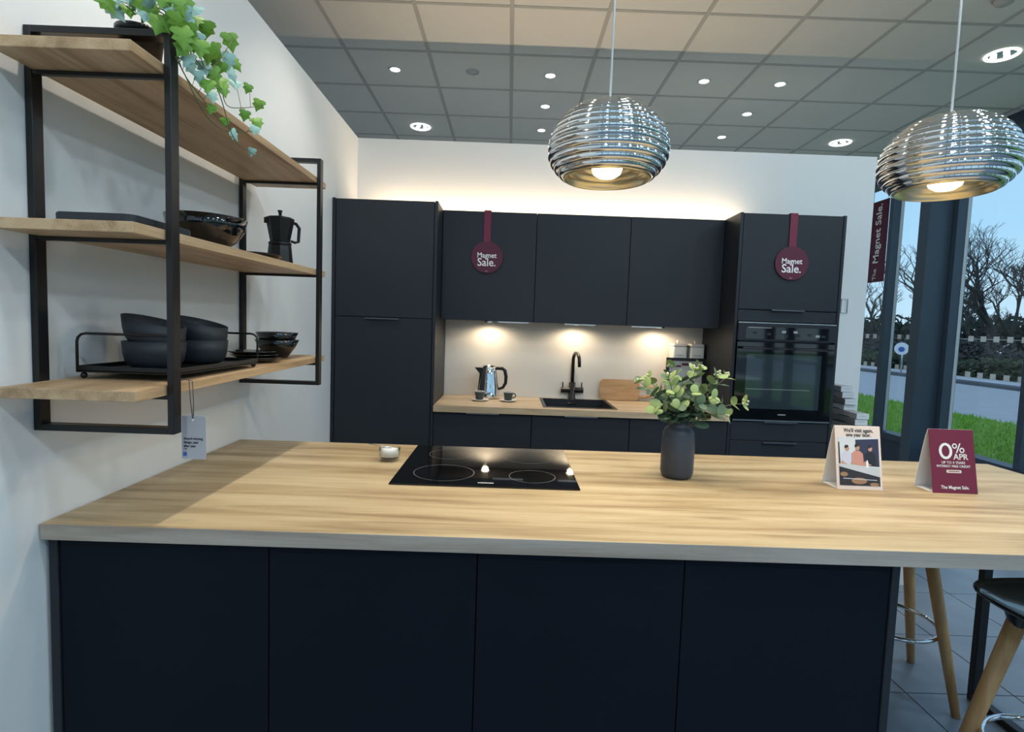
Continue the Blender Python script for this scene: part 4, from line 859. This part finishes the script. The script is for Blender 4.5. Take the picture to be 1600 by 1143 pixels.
crock(0.150, 0.185, ztr + 0.0405, 'upper charcoal bowl of the stack at the near end of the tray', slant=0.24)
crock(0.165, 0.372, ztr, 'lower charcoal bowl of the stack at the far end of the tray')
crock(0.165, 0.372, ztr + 0.0405, 'upper charcoal bowl of the stack at the far end of the tray', slant=0.24)
cx, cy = 0.175, 0.880; z = zb(cy)
def glossbowl(z, r, label):
    o = lathe('gloss_bowl', [(0.0, z), (r * 0.48, z), (r * 0.52, z + 0.005), (r * 0.82, z + 0.038), (r, z + 0.068), (r * 0.965, z + 0.069), (r * 0.78, z + 0.040), (r * 0.48, z + 0.010), (0.0, z + 0.009)], M['black_gloss'], None, (cx, cy), 40); tag(o, label, 'bowl', 'glossy black bowls')
glossbowl(z, 0.080, 'lower glossy black bowl of the pair at the far end of the bottom shelf'); glossbowl(z + 0.028, 0.077, 'upper glossy black bowl of the pair at the far end of the bottom shelf')
cx, cy = 0.20, 0.655; z = zb(cy)
for k, lb in enumerate(('lowest', 'middle', 'topmost')):
    zz = z + 0.0105 * k; dx = 0.006 * k
    o = lathe('side_plate', [(0.0, zz), (0.042, zz), (0.076, zz + 0.015), (0.078, zz + 0.018), (0.074, zz + 0.018), (0.040, zz + 0.006), (0.0, zz + 0.006)], M['black_gloss'], None, (cx - dx, cy - dx), 36); tag(o, lb + ' glossy black side plate of the small stack beside the wire tray', 'plate', 'black side plates')
# hanging tag
tg = thing('price_tag', 'grey card tag hanging on a string from the bottom shelf', 'tag', (0.321, 0.06, 1.05))
prism('card', rrect(0.292, 0.3495, 1.058, 1.163, 0.004, 4), 'Y', 0.060, 0.0612, M['tagm'], tg)
tube('string', [(0.318, 0.0605, 1.156), (0.3145, 0.058, 1.20), (0.312, 0.058, 1.246), (0.306, 0.060, 1.2502), (0.290, 0.062, 1.2500), (0.300, 0.066, 1.2508), (0.316, 0.064, 1.246), (0.3195, 0.062, 1.20), (0.320, 0.0605, 1.157)], 0.0011, M['string'], tg, 6)
ey = lathe('eyelet', [(0.0, 0), (0.0028, 0)], M['print_white'], tg, (0, 0), 12, False)
for v in ey.data.vertices: v.co = Vector((0.319 + v.co.x, 0.0597, 1.153 + v.co.y))
for s, zz in (('Award-winning', 1.1075), ('design, year', 1.0985), ('after year', 1.0895)):
    text('lettering', s, 0.0088, (0.2965, 0.0596, zz), (1, 0, 0), (0, 0, 1), M['ink'], tg, 0.0002, 'LEFT', 0.85)
strokes('small_print', 4, 0.008, 0.0025, (0.3010, 0.0600, 1.0825), (1, 0, 0), (0, 0, 1), M['ink'], tg)
box('logo_patch', 0.2955, 0.3040, 0.0592, 0.0600, 1.0655, 1.0745, M['signblue'], tg, 0)

# ------------------------------------------------------------------ pendants
def pendant(cx, cy, label):
    t = thing('pendant_lamp', label, 'lamp', (cx, cy, 1.86), 'ribbed chrome pendants over the bar')
    zb_, H, R = 1.862, 0.222, 0.181
    base = []
    N = 210
    for i in range(N + 1):
        s = i / N
        a = -0.62 + s * (PI / 2 + 0.62 - 0.02)
        r = R * math.cos(a) ** 0.86 if a > 0 else R * (1 - 0.27 * (a / 0.62) ** 2)
        zz = zb_ + 0.078 + (0.146 * math.sin(a) if a > 0 else 0.075 * (a / 0.62))
        base.append((max(r, 0.018), zz))
    prof = []
    acc = 0.0; L = sum(math.dist(base[i], base[i + 1]) for i in range(N))
    for i, (r, zz) in enumerate(base):
        if i: acc += math.dist(base[i - 1], base[i])
        ph = abs(math.sin(PI * acc / L * 15.0))
        k = 0.0062 * (ph ** 0.7) - 0.002
        t1_ = base[min(i + 1, N)]; t0_ = base[max(i - 1, 0)]; dr, dz = t1_[0] - t0_[0], t1_[1] - t0_[1]; l_ = math.hypot(dr, dz) or 1
        prof.append((max(r + dz / l_ * k, 0.012), zz - dr / l_ * k))
    lathe('ribbed_shade', prof, M['chrome'], t, (cx, cy), 72)
    rb = base[0][0]
    lip = [(rb + 0.001, zb_ + 0.003), (rb - 0.002, zb_ - 0.001)]
    inn = []
    for k in range(28):
        s = k / 27; r = rb - 0.004 - (rb - 0.045) * s ** 1.0; zz = zb_ + 0.0 + 0.060 * s ** 0.8 + 0.0045 * abs(math.sin(PI * s * 4)); inn.append((r, zz))
    lathe('inner_reflector', lip + inn, M['gold'], t, (cx, cy), 64)
    lathe('lamp_bulb', [(0.0, zb_ + 0.004), (0.026, zb_ + 0.007), (0.042, zb_ + 0.018), (0.047, zb_ + 0.034), (0.040, zb_ + 0.052), (0.0, zb_ + 0.060)], M['bulb'], t, (cx, cy), 28)
    lathe('cap', [(0.024, zb_ + 0.216), (0.024, zb_ + 0.224), (0.008, zb_ + 0.234), (0.0, zb_ + 0.234)], M['chrome'], t, (cx, cy), 24)
    tube('flex', [(cx, cy, zb_ + 0.23), (cx, cy, CEIL - 0.02)], 0.0035, M['cable'], t, 8)
    lathe('ceiling_rose', [(0.0, CEIL - 0.028), (0.030, CEIL - 0.026), (0.048, CEIL - 0.004), (0.048, CEIL + 0.001)], M['trimw'], t, (cx, cy), 28)
    lamp('pendant_light', 'SPOT', (cx, cy, zb_ - 0.006), PENDANT_W, (1.0, 0.80, 0.50), t, 0.05, math.radians(165), 0.5)
pendant(1.352, 0.48, 'ribbed chrome dome pendant hanging above the middle of the bar')
pendant(2.398, 0.48, 'ribbed chrome dome pendant hanging nearest the windows')

# ------------------------------------------------------------------ ceiling fittings
def small_spot(x, y, label, lit=True, power=DOWNLIGHT_W, aim=(0, 0, -1)):
    t = thing('ceiling_spot', label, 'light', (x, y, CEIL), 'small recessed ceiling spots')
    lathe('trim_ring', [(0.052, CEIL + 0.004), (0.052, CEIL - 0.003), (0.047, CEIL - 0.006), (0.036, CEIL - 0.004), (0.036, CEIL + 0.004)], M['trimw'] if lit else M['grid'], t, (x, y), 28)
    lathe('lens', [(0.0, CEIL - 0.003), (0.036, CEIL - 0.001)], M['lamp_on'] if lit else M['steel'], t, (x, y), 24)
    if lit and power: lamp('spot_lamp', 'SPOT', (x, y, CEIL - 0.02), power, (1.0, 0.93, 0.82), t, 0.035, math.radians(84), 0.6, aim)
def large_light(x, y, label, power=FILL_DOWNLIGHT_W):
    t = thing('ceiling_downlight', label, 'light', (x, y, CEIL), 'large round ceiling downlights')
    lathe('trim_ring', [(0.098, CEIL + 0.004), (0.098, CEIL - 0.004), (0.090, CEIL - 0.008), (0.080, CEIL - 0.004), (0.080, CEIL + 0.003)], M['lamp_big'], t, (x, y), 36)
    lathe('diffuser', [(0.0, CEIL + 0.002), (0.080, CEIL + 0.002)], M['steel'], t, (x, y), 36)
    for a in (0.3, 2.4, 4.5): lathe('lamp_tube', [(0.0, CEIL - 0.012), (0.018, CEIL - 0.010), (0.018, CEIL + 0.002)], M['lamp_big'], t, (x + 0.045 * math.cos(a), y + 0.045 * math.sin(a)), 12)
    lamp('downlight_lamp', 'SPOT', (x, y, CEIL - 0.03), power, (0.70, 0.87, 1.0), t, 0.08, math.radians(178), 0.12)
small_spot(0.118, 3.165, 'bright small ceiling spot nearest the white partition wall', power=DOWNLIGHT_W * 2)
small_spot(0.718, 3.160, 'unlit small ceiling spot between the two bright ones near the partition', False)
small_spot(1.319, 3.170, 'small ceiling spot, front one of the three in line left of the middle pendant', power=DOWNLIGHT_W * 2)
small_spot(1.319, 3.770, 'small ceiling spot, middle one of the three in line left of the middle pendant', power=DOWNLIGHT_W * 2)
small_spot(1.319, 4.365, 'small ceiling spot, rear one of the three in line left of the middle pendant', power=DOWNLIGHT_W * 2)
small_spot(2.514, 3.168, 'bright small ceiling spot just right of the middle pendant flex', power=DOWNLIGHT_W * 2)
small_spot(3.107, 3.168, 'small ceiling spot, front one of the three in line between the pendants', power=DOWNLIGHT_W * 2)
small_spot(3.109, 3.772, 'small ceiling spot, middle one of the three in line between the pendants', power=DOWNLIGHT_W * 2)
small_spot(3.114, 4.367, 'small ceiling spot, rear one of the three in line between the pendants', power=DOWNLIGHT_W * 2)
large_light(0.116, 4.400, 'large round ceiling downlight low above the fridge housing', 14)
large_light(4.325, 4.410, 'large round ceiling downlight above the end of the back wall', 14)
large_light(4.346, 2.613, 'large round ceiling downlight near the window, right of the pendant flex', 14)
# more spots over the bar in front, out of view
for x, y, pw in ((0.56, 0.170, 1.7), (0.56, 1.370, 1.3), (0.56, -1.030, 1.0), (1.918, 0.170, 1.0), (1.918, 1.370, 0.9), (1.918, -1.030, 0.4), (3.118, 0.170, 0.8), (3.118, 1.370, 0.8)):
    small_spot(x, y, 'small ceiling spot over the bar outside the view', power=DOWNLIGHT_W * pw)
for x, y in ((1.918, -0.430), (3.118, -0.430), (4.325, -0.430), (4.325, 0.800), (1.918, -2.230), (3.118, -2.230), (4.325, -2.230), (0.718, -2.230)):  # unseen downlights added as cool fill for the walls and room
    large_light(x, y, 'large round fill downlight added over the shop floor outside the view')
sm = thing('smoke_detector', 'pale round smoke detector on the ceiling at the top edge', 'smoke detector', (3.80, 1.99, CEIL))
lathe('base', [(0.0, CEIL + 0.001), (0.060, CEIL + 0.001), (0.060, CEIL - 0.012), (0.052, CEIL - 0.014)], M['grid'], sm, (3.80, 1.99), 32)
lathe('head', [(0.050, CEIL - 0.014), (0.044, CEIL - 0.034), (0.030, CEIL - 0.042), (0.0, CEIL - 0.043)], M['grid'], sm, (3.80, 1.99), 32)

# ------------------------------------------------------------------ bar stools
def stool(cx, cy, rot, label, foot_r=0.250, seat_z=0.655):
    t = thing('bar_stool', label, 'stool', (cx, cy, 0), 'bar stools')
    for k in range(4):
        a = rot + PI / 2 * k; dx, dy = math.cos(a), math.sin(a)
        tube('leg', [(cx + dx * foot_r, cy + dy * foot_r, 0.0), (cx + dx * (foot_r * .5 + .0575), cy + dy * (foot_r * .5 + .0575), 0.31), (cx + dx * 0.115, cy + dy * 0.115, seat_z - 0.035)], [0.0145, 0.0205, 0.0235], M['leg'], t, 16)
        lathe('leg_socket', [(0.024, seat_z - 0.048), (0.034, seat_z - 0.018), (0.038, seat_z - 0.004), (0.0, seat_z - 0.004)], M['seat'], t, (cx + dx * 0.112, cy + dy * 0.112), 16)
    rr_ = foot_r + (0.115 - foot_r) * 0.265 / (seat_z - 0.035) - 0.024
    tube('foot_ring', [(cx + rr_ * math.cos(2 * PI * k / 48), cy + rr_ * math.sin(2 * PI * k / 48), 0.265) for k in range(48)], 0.0085, M['chrome'], t, 10, True)
    # moulded seat shell: rounded square dish, lifted towards the rear
    b = bmesh.new(); n = 40; rings = []
    for s, dz, in ((0.0, 0.010), (0.35, 0.010), (0.7, 0.016), (0.92, 0.028), (1.0, 0.040), (1.0, 0.032), (0.90, 0.018), (0.62, 0.0), (0.3, -0.006), (0.0, -0.006)):
        if s == 0.0: rings.append([b.verts.new((cx, cy, seat_z + dz))]); continue
        ring_ = []
        for k in range(n):
            a = 2 * PI * k / n; q = (abs(math.cos(a)) ** 3.2 + abs(math.sin(a)) ** 3.2) ** (-1 / 3.2)
            lx, ly = 0.198 * s * q * math.cos(a), 0.185 * s * q * math.sin(a)
            ca, sa = math.cos(rot + PI / 4), math.sin(rot + PI / 4)
            ring_.append(b.verts.new((cx + lx * ca - ly * sa, cy + lx * sa + ly * ca, seat_z + dz)))
        rings.append(ring_)
    for A_, B_ in zip(rings[:-1], rings[1:]):
        for k in range(n):
            j = (k + 1) % n
            if len(A_) == 1: b.faces.new((A_[0], B_[k], B_[j]))
            elif len(B_) == 1: b.faces.new((A_[k], B_[0], A_[j]))
            else: b.faces.new((A_[k], B_[k], B_[j], A_[j]))
    frombm('seat', b, M['seat'], t, True)
stool(2.660, 0.920, math.atan2(0.135, 0.218), 'wooden-legged bar stool tucked under the far side of the bar')
stool(2.630, 0.180, math.radians(140), 'wooden-legged bar stool with black shell seat nearest the camera')
